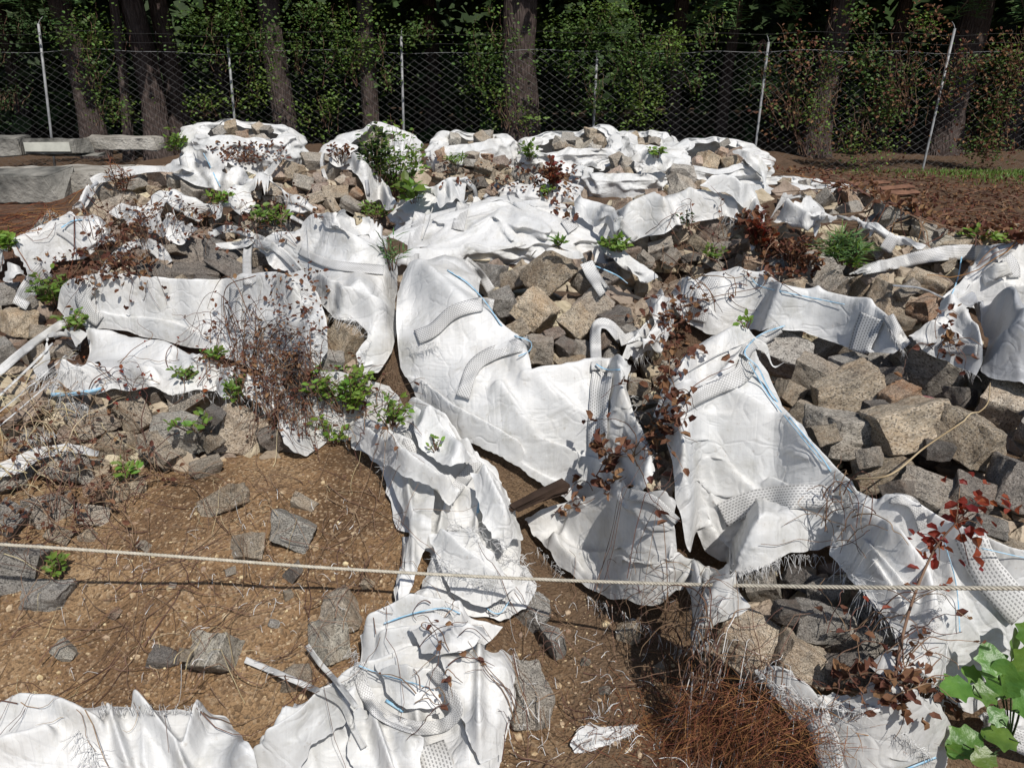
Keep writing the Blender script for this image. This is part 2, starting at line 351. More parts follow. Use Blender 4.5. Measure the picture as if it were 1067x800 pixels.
MAT['straw'] = simple('dry_straw', (.30, .22, .13), (.42, .34, .23), 9, .9, .1, None, 0, .5)
MAT['needles'] = simple('brown_needles', (.13, .05, .024), (.22, .10, .05), 6, .8, .15, None, 0, .9)
MAT['needle_green'] = simple('green_needles', (.06, .11, .035), (.10, .17, .06), 6, .6, .2, None, 0, .6)
def bark():
    t = NT('pine_bark'); co = t.coord(); mp = t.n('ShaderNodeMapping'); mp.inputs['Scale'].default_value = (1, 1, .22); t.L(co, mp.inputs[0])
    v = t.n('ShaderNodeTexVoronoi'); v.inputs['Scale'].default_value = 22; v.feature = 'DISTANCE_TO_EDGE'; t.L(mp.outputs[0], v.inputs['Vector'])
    c = t.ramp(v.outputs['Distance'], [(.0, (.025, .018, .016)), (.18, (.075, .055, .05)), (.6, (.11, .085, .076))])
    c = t.mix(.5, c, t.ramp(t.noise(co, 5, 6), [(.35, (.05, .037, .034)), (.65, (.11, .088, .08))])); t.col(c)
    return t.fin(.95, .1, t.bump(v.outputs['Distance'], 1, .05))
MAT['bark'] = bark()

# ------------------------------------------------------------------ stones
import bmesh
def stone_mesh(seed, elong=1.0):
    r = random.Random(seed); bm = bmesh.new(); bmesh.ops.create_cube(bm, size=1)
    for v in bm.verts:
        v.co = Vector((v.co.x * r.uniform(.82, 1.10), v.co.y * r.uniform(.82, 1.10), v.co.z * r.uniform(.82, 1.10)))
        v.co += Vector([r.uniform(-.085, .085) for _ in range(3)])
    # knock one or two corners off
    for _ in range(r.choice((0, 1, 1, 2))):
        n = Vector([r.choice((-1, 1)) * r.uniform(.5, 1) for _ in range(3)]).normalized()
        g = bmesh.ops.bisect_plane(bm, geom=bm.verts[:] + bm.edges[:] + bm.faces[:], plane_co=n * r.uniform(.50, .62), plane_no=n, clear_outer=True)
        es = [e for e in g['geom_cut'] if isinstance(e, bmesh.types.BMEdge)]
        if es: bmesh.ops.edgeloop_fill(bm, edges=es)
    bmesh.ops.bevel(bm, geom=bm.edges[:], offset=r.uniform(.022, .06), segments=2, profile=.6, affect='EDGES', clamp_overlap=True)
    bmesh.ops.triangulate(bm, faces=[f for f in bm.faces if len(f.verts) > 4])
    for _ in range(3):
        es = [e for e in bm.edges if e.calc_length() > .14]
        if es: bmesh.ops.subdivide_edges(bm, edges=es, cuts=1, use_grid_fill=True)
    bmesh.ops.triangulate(bm, faces=[f for f in bm.faces if len(f.verts) > 4])
    o = Vector((seed * 3.1, seed * 1.7, 0)); bm.normal_update()
    for v in bm.verts:
        v.co += v.normal * (mnoise.fractal(v.co * 1.7 + o, .8, 2, 3) * .06 + mnoise.fractal(v.co * 6 + o, .7, 2, 3) * .026)
    me = bpy.data.meshes.new('granite_cobble'); bm.to_mesh(me); bm.free()
    me.polygons.foreach_set('use_smooth', np.ones(len(me.polygons), bool))
    try: me.set_sharp_from_angle(angle=R(20))
    except Exception: pass
    V = np.zeros(len(me.vertices) * 3); me.vertices.foreach_get('co', V)
    return me, V.reshape(-1, 3)
NV = 26
SM = [stone_mesh(i + 1) for i in range(NV)]
SMM = {}
def smesh(i, mk):
    if (i, mk) not in SMM:
        m = SM[i][0].copy(); m.materials.append(MAT[mk]); SMM[(i, mk)] = m
    return SMM[(i, mk)]
SHADE = {'t': 'tan', 'g': 'grey', 'o': 'rust-brown', 'd': 'dark grey', 'p': 'pale', 'k': 'pink-stained'}
STONES = []; NST = [0]
def put_stone(px, py, wpx, hpx, mk, zone, sink=.30, label=None, tilt=.5, rock=False, aim=True):
    NST[0] += 1; r = random.Random(NST[0] * 13 + int(px) * 7)
    q, t = unproj(np.array([px]), np.array([py])); q = q[0]; t = t[0]
    dep = project(q)[2]; sx = wpx * dep / FPX * .93; sz = hpx * dep / FPX * .80
    if zone in ('D', 'DR'): sz *= 1.25; sx *= .95
    lift = (.5 - sink) * sz
    q, t = unproj(np.array([px]), np.array([py + lift * .85 * FPX / dep])); q = q[0]
    dep2 = project(q)[2]; k = min(dep2 / dep, 1.05); sx *= k; sz *= k
    sy = (sx + sz) / 2 * r.uniform(.75, .95)
    i = r.randrange(NV)
    from mathutils import Euler
    e = Euler((r.gauss(0, tilt * .75), r.gauss(0, tilt * .8), r.uniform(-.8, .8) + r.choice((0, 0, math.pi)))).to_matrix()
    S = np.array([sx, sy, sz * (.92 if sz < sx else .98)]) * .97
    V = (SM[i][1] * S) @ np.array(e).T
    c = q + np.array([0, .12 * sy, lift])
    V = V + c
    o = bpy.data.objects.new('granite_cobble', smesh(i, mk)); COL.objects.link(o)
    o.location = c; o.scale = S; o.rotation_euler = e.to_euler()
    splat(V, 1)
    STONES.append((o, px, py, wpx, mk, zone, label))
    return o
# heap name -> short phrase used in labels
ZN = {'C': 'the open centre sack', 'R': 'the big heap at right', 'BR': 'the stones at lower right', 'MR': 'the mid-right heap', 'FR': 'the spill by the red-brown yard',
      'MM': 'the heap behind the centre-right sack', 'BL': 'the far-left heap', 'B3': 'the arched-rim sack at back left', 'M': 'the stones below the arched-rim sack', 'S1': 'the open left sack',
      'L': 'the stones on the left edge', 'U': 'the stones under the left sack', 'LB': 'the lower-left stones', 'D': 'the brown soil slope', 'B1': 'the back-left sack top',
      'B6': 'the far centre sack top', 'B5': 'the far middle heap', 'B7': 'the far right-of-centre sack top', 'DR': 'the dark soil at the bottom'}
hand = [
 ('B1',[(240,150,13,12,'t'),(252,141,14,12,'g'),(265,138,14,13,'p'),(248,158,14,12,'o'),(262,155,14,12,'t'),(275,160,14,12,'o'),(268,168,13,11,'t'),(243,166,14,12,'g')]),
 ('B6',[(487,142,11,9,'t'),(497,142,11,9,'o'),(508,138,12,10,'t'),(472,143,10,8,'g'),(518,143,10,8,'t')]),
 ('B7',[(575,146,12,9,'o'),(588,143,11,9,'t'),(600,150,12,10,'g'),(570,153,12,9,'t'),(597,158,13,10,'o'),(611,147,11,9,'t'),(582,155,11,9,'t')]),
 ('BL',[(150,181,24,16,'t'),(108,203,20,22,'t'),(131,185,22,16,'g'),(142,193,26,19,'g'),(168,187,27,23,'o'),(160,200,14,13,'t'),(130,207,26,17,'t'),(188,192,24,20,'g'),(188,206,26,19,'t'),(203,203,24,26,'g'),(118,214,26,16,'t'),(98,222,34,18,'t'),(128,222,26,14,'o')]),
 ('B3',[(345,167,14,11,'g'),(325,170,22,20,'g'),(307,180,28,26,'t'),(288,182,20,19,'o'),(357,168,13,14,'o'),(347,181,15,23,'g'),(333,189,16,14,'o'),(316,192,22,19,'g'),(358,193,13,18,'t'),(367,191,14,12,'o'),
        (284,198,20,18,'t'),(265,202,17,17,'t'),(272,193,14,12,'o'),(303,204,16,15,'o'),(334,198,18,13,'o'),(372,203,14,13,'o'),(350,203,27,17,'t'),(328,207,20,14,'t'),(292,209,14,11,'g'),(366,215,24,15,'g'),(346,215,17,13,'t'),(313,215,16,12,'t'),(330,219,15,11,'o')]),
 ('M',[(317,226,22,14,'g'),(305,236,22,16,'g'),(284,242,34,21,'g'),(262,236,20,14,'t'),(362,246,14,12,'d'),(228,232,18,12,'t'),(336,232,16,11,'t'),(300,252,24,14,'t')]),
 ('B5',[(460,162,14,12,'o'),(462,175,16,14,'g'),(475,178,18,13,'t'),(490,172,17,12,'g'),(478,190,20,13,'t'),(505,176,22,14,'t'),(522,171,18,12,'o'),(498,193,19,18,'d'),(524,188,24,16,'t'),(545,184,24,15,'g'),(512,200,14,12,'o'),(470,200,16,14,'g'),(560,176,14,11,'g'),(492,163,14,10,'t'),(508,164,12,9,'o'),(456,186,13,12,'t'),(486,206,16,10,'t')]),
 ('MM',[(707,184,38,26,'g'),(711,199,34,24,'g'),(686,208,22,14,'o'),(651,217,19,17,'o'),(666,211,15,15,'p'),(668,222,22,9,'t'),(750,200,18,14,'t'),(762,207,14,10,'t'),(772,222,18,20,'t'),(794,175,15,13,'t'),(781,168,12,9,'g'),(755,150,14,9,'p'),
        (740,242,28,26,'o'),(760,243,24,16,'g'),(777,239,26,22,'t'),(706,251,21,18,'t'),(727,255,23,16,'t'),(688,260,28,16,'t'),(752,262,28,20,'g'),(771,257,20,15,'o'),(657,263,22,15,'o'),(672,272,20,14,'t'),(700,268,22,13,'t'),(795,262,20,16,'g'),(722,270,22,13,'d'),(743,275,24,14,'t'),(640,266,18,12,'g'),(788,250,16,12,'t')]),
 ('FR',[(857,211,24,17,'g'),(842,207,15,12,'t'),(884,206,20,14,'o'),(886,220,24,22,'g'),(904,208,24,26,'t'),(870,227,16,12,'g'),(914,233,38,14,'g'),(924,220,28,20,'p'),(945,227,24,20,'p'),(962,237,24,17,'g'),(940,240,18,11,'t'),(971,250,38,20,'p'),(1002,256,56,26,'t'),(1050,246,34,14,'t'),(980,243,14,9,'g'),(1030,262,22,12,'g')]),
 ('MR',[(930,270,52,20,'t'),(966,269,32,20,'g'),(798,262,26,19,'g'),(815,273,38,22,'g'),(785,275,22,16,'o'),(812,289,48,32,'g'),(828,300,38,26,'t'),(864,284,54,42,'g'),(780,290,26,16,'d'),(963,297,42,30,'t'),(985,278,22,14,'t'),(866,306,38,42,'t'),(901,303,34,34,'t'),(925,318,48,48,'t'),(965,322,42,30,'o'),(945,303,26,18,'t'),(889,283,20,16,'d'),(907,288,24,14,'o'),(940,338,24,20,'t'),(892,322,20,16,'g'),(850,305,20,20,'d')]),
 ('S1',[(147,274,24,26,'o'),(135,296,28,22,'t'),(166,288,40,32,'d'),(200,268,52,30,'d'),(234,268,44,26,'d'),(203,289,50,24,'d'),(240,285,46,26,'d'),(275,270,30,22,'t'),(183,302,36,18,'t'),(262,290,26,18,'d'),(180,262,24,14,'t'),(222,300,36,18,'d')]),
 ('L',[(46,238,34,19,'p'),(8,308,26,28,'g'),(20,338,44,36,'t'),(42,348,20,20,'t'),(19,362,22,16,'o'),(5,370,24,34,'g'),(38,372,22,20,'t'),(-10,330,24,30,'t'),(30,318,18,14,'g'),(62,368,20,16,'t')]),
 ('U',[(200,414,46,34,'g'),(158,414,30,22,'d'),(98,440,42,36,'t'),(140,433,48,38,'t'),(250,447,56,62,'t'),(190,452,60,46,'p'),(220,436,24,26,'d'),(122,467,44,26,'t'),(167,471,48,26,'t'),(75,425,28,24,'g'),(70,488,54,42,'g'),(40,460,34,28,'t'),(112,410,30,18,'t'),(262,415,30,24,'d'),(285,458,24,30,'d'),(222,462,20,20,'t')]),
 ('LB',[(12,502,44,44,'g'),(10,545,34,46,'g'),(52,532,50,40,'t'),(128,512,42,38,'t'),(14,595,54,60,'g'),(47,622,52,32,'g'),(98,538,34,26,'t'),(90,560,18,14,'t'),(30,470,30,26,'g'),(100,510,24,20,'o'),(62,560,28,20,'t')]),
 ('C',[(511,288,32,28,'g'),(630,292,30,22,'d'),(537,294,34,30,'t'),(612,300,32,30,'t'),(573,291,58,54,'t'),(524,318,28,32,'g'),(618,320,38,40,'t'),(640,335,30,26,'d'),(559,328,44,48,'t'),(536,346,30,24,'t'),(602,342,38,44,'t'),(576,350,24,20,'o'),(590,364,24,20,'d'),(562,366,30,34,'t'),(613,368,30,22,'t'),(636,371,20,17,'g'),(598,382,34,22,'t'),(653,348,24,18,'g'),(545,372,22,22,'t'),(628,356,22,18,'o')]),
 ('R',[(820,350,30,20,'g'),(836,372,30,30,'t'),(860,364,36,26,'t'),(818,374,56,50,'g'),(1040,392,40,34,'t'),(893,386,52,38,'g'),(972,388,84,58,'g'),(846,396,40,46,'t'),(925,392,34,24,'d'),(882,413,72,58,'t'),(936,414,44,24,'o'),(968,425,28,22,'k'),(1046,425,58,62,'t'),(820,412,26,32,'t'),(832,432,32,26,'t'),(915,430,30,26,'d'),(1000,415,34,30,'d'),
       (880,457,80,60,'g'),(940,449,82,62,'t'),(1010,464,78,72,'t'),(975,470,30,30,'d'),(855,455,30,30,'t'),(918,496,60,40,'t'),(1058,510,56,70,'d'),(905,480,34,30,'t'),(960,520,58,52,'t'),(935,515,34,30,'d'),(1010,520,50,40,'d'),(1000,545,44,26,'t'),(1050,575,46,26,'t'),(1030,550,34,28,'g'),(1080,450,40,60,'g')]),
 ('BR',[(795,612,52,42,'g'),(835,606,44,34,'d'),(862,625,44,48,'g'),(880,660,46,48,'g'),(850,650,50,50,'g'),(820,640,34,30,'d'),(912,672,48,46,'g'),(777,672,70,64,'t'),(835,688,58,50,'t'),(885,700,44,34,'d'),(925,705,40,30,'d'),(905,635,34,40,'d')]),
 ('X',[(362,360,46,42,'t'),(326,348,26,50,'t'),(345,378,28,24,'g'),(700,385,24,20,'g'),(668,420,26,22,'g'),(662,440,24,26,'d'),(684,460,24,30,'d'),(665,405,24,22,'t'),(682,435,24,22,'g')]),
 ('D',[(215,489,36,20,'t'),(232,525,56,26,'t'),(258,572,40,30,'t'),(305,556,50,34,'p'),(316,525,28,12,'t'),(356,640,44,36,'t'),(345,668,36,44,'p'),(306,598,17,20,'d'),(228,684,44,60,'p'),(170,686,34,15,'d'),(193,683,16,13,'t'),(68,680,28,16,'p'),(310,708,34,26,'t'),(150,570,14,10,'t'),(300,620,12,9,'t'),(120,640,12,9,'o'),(205,740,18,10,'o'),(180,610,9,7,'t'),(285,650,12,8,'g'),(383,610,16,10,'t'),(240,595,12,8,'t')]),
 ('DR',[(556,641,42,34,'g'),(577,673,20,46,'g'),(549,727,44,60,'g'),(655,660,26,20,'t'),(630,720,14,10,'g'),(690,700,18,12,'t'),(610,690,10,8,'p'),(700,600,14,10,'d')]),
]
ZN['X'] = 'the gaps between the front sacks'
zones = [([(90,226),(110,190),(200,170),(330,165),(560,165),(700,170),(860,205),(1000,262),(980,330),(700,330),(680,400),(420,330),(100,320)], 21), ([(86,226),(100,200),(130,184),(172,178),(205,190),(214,214),(150,222),(110,230)], 15), ([(262,208),(280,182),(320,162),(355,165),(378,190),(386,214),(340,226),(290,216)], 14),
 ([(450,166),(520,160),(570,176),(560,196),(520,208),(462,198)], 13), ([(640,222),(650,208),(700,178),(730,188),(740,205),(690,226)], 14), ([(640,262),(700,244),(735,232),(790,225),(800,262),(750,284),(690,282)], 15),
 ([(840,208),(900,200),(950,232),(1010,248),(1060,244),(1040,270),(960,262),(900,240)], 15), ([(770,262),(800,252),(860,262),(960,262),(1000,285),(985,330),(940,344),(890,330),(830,310),(780,292)], 22), ([(120,300),(140,262),(200,252),(270,258),(300,285),(280,304),(180,308)], 20),
 ([(490,276),(560,258),(640,280),(690,300),(685,345),(640,390),(560,400),(520,350)], 24), ([(790,372),(815,345),(870,355),(960,362),(1100,378),(1100,600),(1000,568),(930,528),(890,512),(840,450)], 30), ([(60,420),(110,400),(280,405),(310,470),(240,480),(120,485),(40,500),(0,440)], 24),
 ([(-20,300),(50,320),(75,370),(60,420),(0,440),(-30,420)], 22), ([(740,640),(790,600),(870,590),(930,640),(960,700),(900,720),(800,700),(750,690)], 28), ([(330,330),(385,345),(382,385),(345,392)], 18),
 ([(655,395),(700,380),(700,520),(680,520),(680,470)], 18), ([(240,228),(340,222),(370,240),(330,262),(250,262)], 14), ([(990,240),(1067,236),(1100,262),(1020,272)], 14)]
FV, FF, fo = [], [], 0
for zp, zs_ in zones:
    zp = np.array(zp, float); pts = []; r = random.Random(int(zp[0, 0])); lo_, hi_ = zp.min(0), zp.max(0)
    for _ in range(1500):
        p = (r.uniform(lo_[0], hi_[0]), r.uniform(lo_[1], hi_[1]))
        if inpoly(np.array(p[0]), np.array(p[1]), zp) and all((p[0] - q[0]) ** 2 + ((p[1] - q[1]) * 1.3) ** 2 < 1e9 and (p[0] - q[0]) ** 2 + ((p[1] - q[1]) * 1.3) ** 2 > (zs_ * .72) ** 2 for q in pts): pts.append(p)
    pts.sort(key=lambda p: p[1])
    for p in pts:
        q, t = unproj(np.array([p[0]]), np.array([p[1]]), None); q = q[0]; dep = project(q)[2]; sc_ = zs_ * dep / FPX * r.uniform(.6, 1.0); i = r.randrange(NV)
        from mathutils import Euler
        M_ = np.array(Euler((r.uniform(-.7, .7), r.uniform(-.7, .7), r.uniform(0, 6.3))).to_matrix())
        V_ = (SM[i][1] * np.array([sc_ * 1.15, sc_, sc_ * .9])) @ M_.T + q - [0, 0, sc_ * .12]
        FV.append(V_); FF.append((i, fo)); fo += len(V_); splat(V_, 1)
fme = [[list(p.vertices) for p in SM[i][0].polygons] for i in range(NV)]
tag(mesh_obj('rubble', np.concatenate(FV), [[v + o_ for v in f] for i, o_ in FF for f in fme[i]], MAT['rub'], smooth=False), 'smaller broken granite rubble filling the gaps between the cobbles', kind='stuff')
# rounded, slumped bags of the far rows: shaped bodies with a folded rim, open at the top
def bag(label, px0, px1, pyt, yw, open_=.5, rough=1.0, ryf=.72, group='torn white bulk bags', lean=0, dome=0, mat='fabric'):
    r = RG(px0 * 3 + px1); a = PYv(px0, pyt, yw); b = PYv(px1, pyt, yw); cx = (a[0] + b[0]) / 2; rx = (b[0] - a[0]) / 2 * .96; ry = rx * ryf; zt = a[2] - .03; zb = hat(cx, yw - ry * .7) - .16; sd_ = px0 + px1
    NT_, NS = 120, 34; th = np.linspace(0, 2 * math.pi, NT_, endpoint=False); V = []
    rim = 1 + 0 * th; zr = .10 * (vnoise(th * 1.3 + sd_, th * 0 + .5, sd_) - .5) + .05 * (vnoise(th * 4 + sd_, th * 0 + .5, 3) - .5)
    zr = zr * np.minimum(1, np.minimum(th, 2 * math.pi - th) / .4)
    for k in range(NS):
        s_ = k / (NS - 1)
        if s_ < .74: u = s_ / .74; rad = (1 - .05 * (1 - u)) * (1.0 + .07 * math.sin(u * math.pi)) * (1 if u < .7 else 1 - (u - .7) ** 2 * 3.2 * (1 - open_) * 1.2 - .06 * (u - .7)); z = zb + (zt - zb) * (u ** .9)
        else: u = (s_ - .74) / .26; rr0 = (1 - .09 * 3.2 * (1 - open_) * 1.2 - .018); rad = rr0 + (open_ * .9 - rr0) * u; z = zt + .02 * math.sin(u * math.pi) - (.02 + .10 * open_) * u if not dome else zt + dome * math.sin(u * math.pi / 2)
        wk = np.minimum(1, s_ * 4)
        ph = th * 1.0; n1 = (1 - np.abs(vnoise(ph * 3.1 + s_ * 2.5 + sd_, ph * 0 + s_ * 1.7, 7) - .5) * 2) ** 4; n2 = (1 - np.abs(vnoise(ph * 8 - s_ * 5, s_ * 3 + ph * 1.3, 9) - .5) * 2) ** 4
        n3 = vnoise(ph * 1.6 + sd_, ph * 0 + s_ * 2.2, 5) - .5; n4 = (1 - np.abs(vnoise(ph * 2.2 + 4, ph * 0 + s_ * 9, 15) - .5) * 2) ** 4
        dis = rough * (.12 * n1 + .06 * n2 + .20 * n3 + .09 * n4) * rx / .5 * .7
        rr = rad * (1 + 0 * th); sq = (np.abs(np.cos(th)) ** 2.6 + np.abs(np.sin(th)) ** 2.6) ** (-1 / 2.6)
        tiltz = (.10 * np.sin(th) + .05 * np.cos(th + sd_)) * (open_ > .3) * (rx / .5)
        X = cx + (rr * rx * sq + dis) * np.cos(th); Y = yw + (rr * ry * sq + dis * .8) * np.sin(th); Z = z + (1.5 * zr + tiltz) * np.clip(s_ * 1.6 - .5, 0, 1) - .12 * dis
        V.append(np.stack([X, Y, Z + 0 * th], 1))
    V = np.concatenate(V); F = [[k * NT_ + q, k * NT_ + (q + 1) % NT_, (k + 1) * NT_ + (q + 1) % NT_, (k + 1) * NT_ + q] for k in range(NS - 1) for q in range(NT_)]
    V[:, :2] = V[:, :2]
    # wrap seam of the angular noise is blended by the rim mask; sink the mouth
    uv = np.stack([np.tile(th / 6.28 * 3, NS), np.repeat(np.linspace(0, 1, NS), NT_)], 1)
    o = mesh_obj('torn_bulk_bag', V, F + ([[NT_ * (NS - 1) + q for q in range(NT_)]] if dome else []), MAT[mat], uv=uv, origin=(cx, yw, zb)); tag(o, label, 'torn sack', group); md = o.modifiers.new('s', 'SUBSURF'); md.levels = 1; md.render_levels = 1
    splat(V, 1)
    # a floor of rubble inside the mouth, hung below the rim
    g = ((GX - cx) / (rx * open_ * 1.0)) ** 2 + ((GY - yw) / (ry * open_ * 1.0)) ** 2; H[g < 1] = np.maximum(H[g < 1], zt - .15)
    return o, cx, yw, rx * open_, ry * open_, zt
BAGS = []
TH_ = lambda *a: BAGS.append(bag(*a[0:1], *a[1:]))
def PYv(px, py, y):
    d = rays(px, py); t = y / d[..., 1]; q = d * t[..., None] if np.ndim(px) else d * t
    return q + np.array([0, 0, CAMZ])
TH_('crumpled white sack on the back-left top with cobbles in its mouth', 199, 306, 131, 8.2, .6, 1.2)
TH_('white crumpled sack far back, half hidden behind the tall green weeds', 340, 432, 141, 8.6, .35, 1.1)
TH_('low rounded white sack in the far centre with a few cobbles along its rim', 444, 537, 140, 8.7, .6, .8)
TH_('white sack behind the red dry weeds, mouth full of brown stones', 548, 652, 140, 8.5, .62, 1.1)
TH_('striped-shadow white sack on the far right of centre, left of the leaning grey post', 640, 708, 138, 8.9, .45, 1.1)
TH_('large rounded white sack under the thin grey post, back right', 697, 797, 152, 8.0, .5, 1.1)
TH_('white sack, back right of centre, small dark stones spilling at its right foot', 600, 690, 168, 7.2, .5, 1.2)
TH_('white sack of the far right heap, its edge pointing at the brown boards', 772, 880, 186, 7.5, .3, 1.3, .6)
TH_('white sack right of the far middle cobbles, smooth lid', 520, 600, 186, 6.5, .2, 1.2)
bag('big rounded white sack in the middle of the pile with two webbing tabs', 424, 632, 222, 4.75, .12, 1.5, .62, dome=.10)
bag('white sack bulging behind the middle sack, left of the far middle cobbles', 418, 510, 205, 5.6, .15, 1.4, .6, dome=.06)
def mouth_stones(i, n, z, mats='togpt', sz=.13):
    o, cx, cy, ax_, ay_, zt = BAGS[i]; r = random.Random(i)
    for k in range(n):
        for _ in range(30):
            u, v = r.uniform(-1, 1), r.uniform(-1, 1)
            if u * u + v * v < .9: break
        p = np.array([cx + u * ax_, cy + v * ay_]); zz = hat(p[0], p[1]); NST[0] += 1; m = r.randrange(NV); s_ = sz * r.uniform(.75, 1.2)
        from mathutils import Euler
        e = Euler((r.uniform(-.6, .6), r.uniform(-.6, .6), r.uniform(0, 6.3))); M_ = np.array(e.to_matrix()); S = np.array([s_, s_ * .9, s_ * .8]); c = np.array([p[0], p[1], min(zz + s_ * .2, zt - .03 + .08 * v)])
        so_ = bpy.data.objects.new('granite_cobble', smesh(m, r.choice(mats))); COL.objects.link(so_); so_.location = c; so_.scale = S; so_.rotation_euler = e; V_ = (SM[m][1] * S) @ M_.T + c; splat(V_, 1)
        a_, b_, d_ = project(c); mk_ = so_.data.materials[0].name; STONES.append((so_, a_, b_, s_ * FPX / d_, [q for q in MAT if MAT[q].name == mk_][0], z, None))
mouth_stones(0, 13, 'B1'); mouth_stones(2, 8, 'B6'); mouth_stones(3, 12, 'B7'); mouth_stones(1, 5, 'B5b'); mouth_stones(4, 4, 'B8b'); mouth_stones(5, 6, 'B9b', sz=.15); mouth_stones(6, 6, 'B10b'); mouth_stones(7, 4, 'B11b')
ZN.update({'B8b': 'the striped-shadow sack mouth', 'B9b': 'the sack under the thin post', 'B10b': 'the back-right-centre sack', 'B11b': 'the sack by the boards'})
ZN['B5b'] = 'the mouth of the sack behind the weeds'
for z, L in hand:
    if z in ('B1', 'B6', 'B7'): continue
    for a in L:
        sk = {'D': .28, 'DR': .3, 'LB': .34, 'BR': .26, 'U': .22, 'C': .05, 'R': .08}.get(z, .14)
        put_stone(*a, z, sink=sk, tilt=.5 if z not in ('D', 'DR') else 1.0)
print('stones', len(STONES))

# ------------------------------------------------------------------ draped cloth
def relax(T, slack, hcol_xy, fold, X, iters, grav, anch):
    rest = {}
    def el(a, b): return np.linalg.norm(a - b, axis=-1)
    pairs = [((slice(None, -1), slice(None)), (slice(1, None), slice(None)), slack, 1.0),
             ((slice(None), slice(None, -1)), (slice(None), slice(1, None)), slack, 1.0),
             ((slice(None, -1), slice(None, -1)), (slice(1, None), slice(1, None)), slack, .5),
             ((slice(None, -1), slice(1, None)), (slice(1, None), slice(None, -1)), slack, .5),
             ((slice(None, -2), slice(None)), (slice(2, None), slice(None)), slack, .18),
             ((slice(None), slice(None, -2)), (slice(None), slice(2, None)), slack, .18)]
    rl = [el(T[a], T[b]) * s for a, b, s, k in pairs]
    for it in range(iters):
        X[..., 2] -= grav * (1 - .7 * it / iters)
        acc = np.zeros_like(X)
        for (a, b, s, k), r in zip(pairs, rl):
            d = X[b] - X[a]; L = np.sqrt((d * d).sum(-1)) + 1e-9
            c = d * ((L - r) / L * .22 * k)[..., None]; acc[a] += c; acc[b] -= c
        X += acc
        X[..., :2] += anch * (T[..., :2] - X[..., :2])
        hh = hat(X[..., 0], X[..., 1], hcol_xy) + fold
        lowm = X[..., 2] < hh
        X[..., 2] = np.where(lowm, hh, X[..., 2])
    return X
def bil(A, i, j):
    i = np.clip(i, 0, A.shape[0] - 1.001); j = np.clip(j, 0, A.shape[1] - 1.001); a = i.astype(int); b = j.astype(int); u = (i - a)[..., None]; v = (j - b)[..., None]
    return (A[a, b] * (1 - u) + A[a + 1, b] * u) * (1 - v) + (A[a, b + 1] * (1 - u) + A[a + 1, b + 1] * u) * v
CN = [0]
def roughpoly(poly, amp, seed, step=4.0):
    poly = np.asarray(poly, float); out = []; n = len(poly); L = 0
    for i in range(n):
        a, b = poly[i], poly[(i + 1) % n]; d = b - a; ln = np.hypot(*d); m = max(1, int(ln / step)); nrm = np.array([-d[1], d[0]]) / (ln + 1e-9)
        for k in range(m):
            t = k / m; L += ln / m
            w_ = (vnoise(np.array(L / 17.), np.array(.5), seed) - .5) * 2 + (.8 if amp > 2.6 else .22) * (vnoise(np.array(L / 5.), np.array(.5), seed + 3) - .5) * 2
            out.append(a + d * t + nrm * w_ * amp)
    return np.array(out)
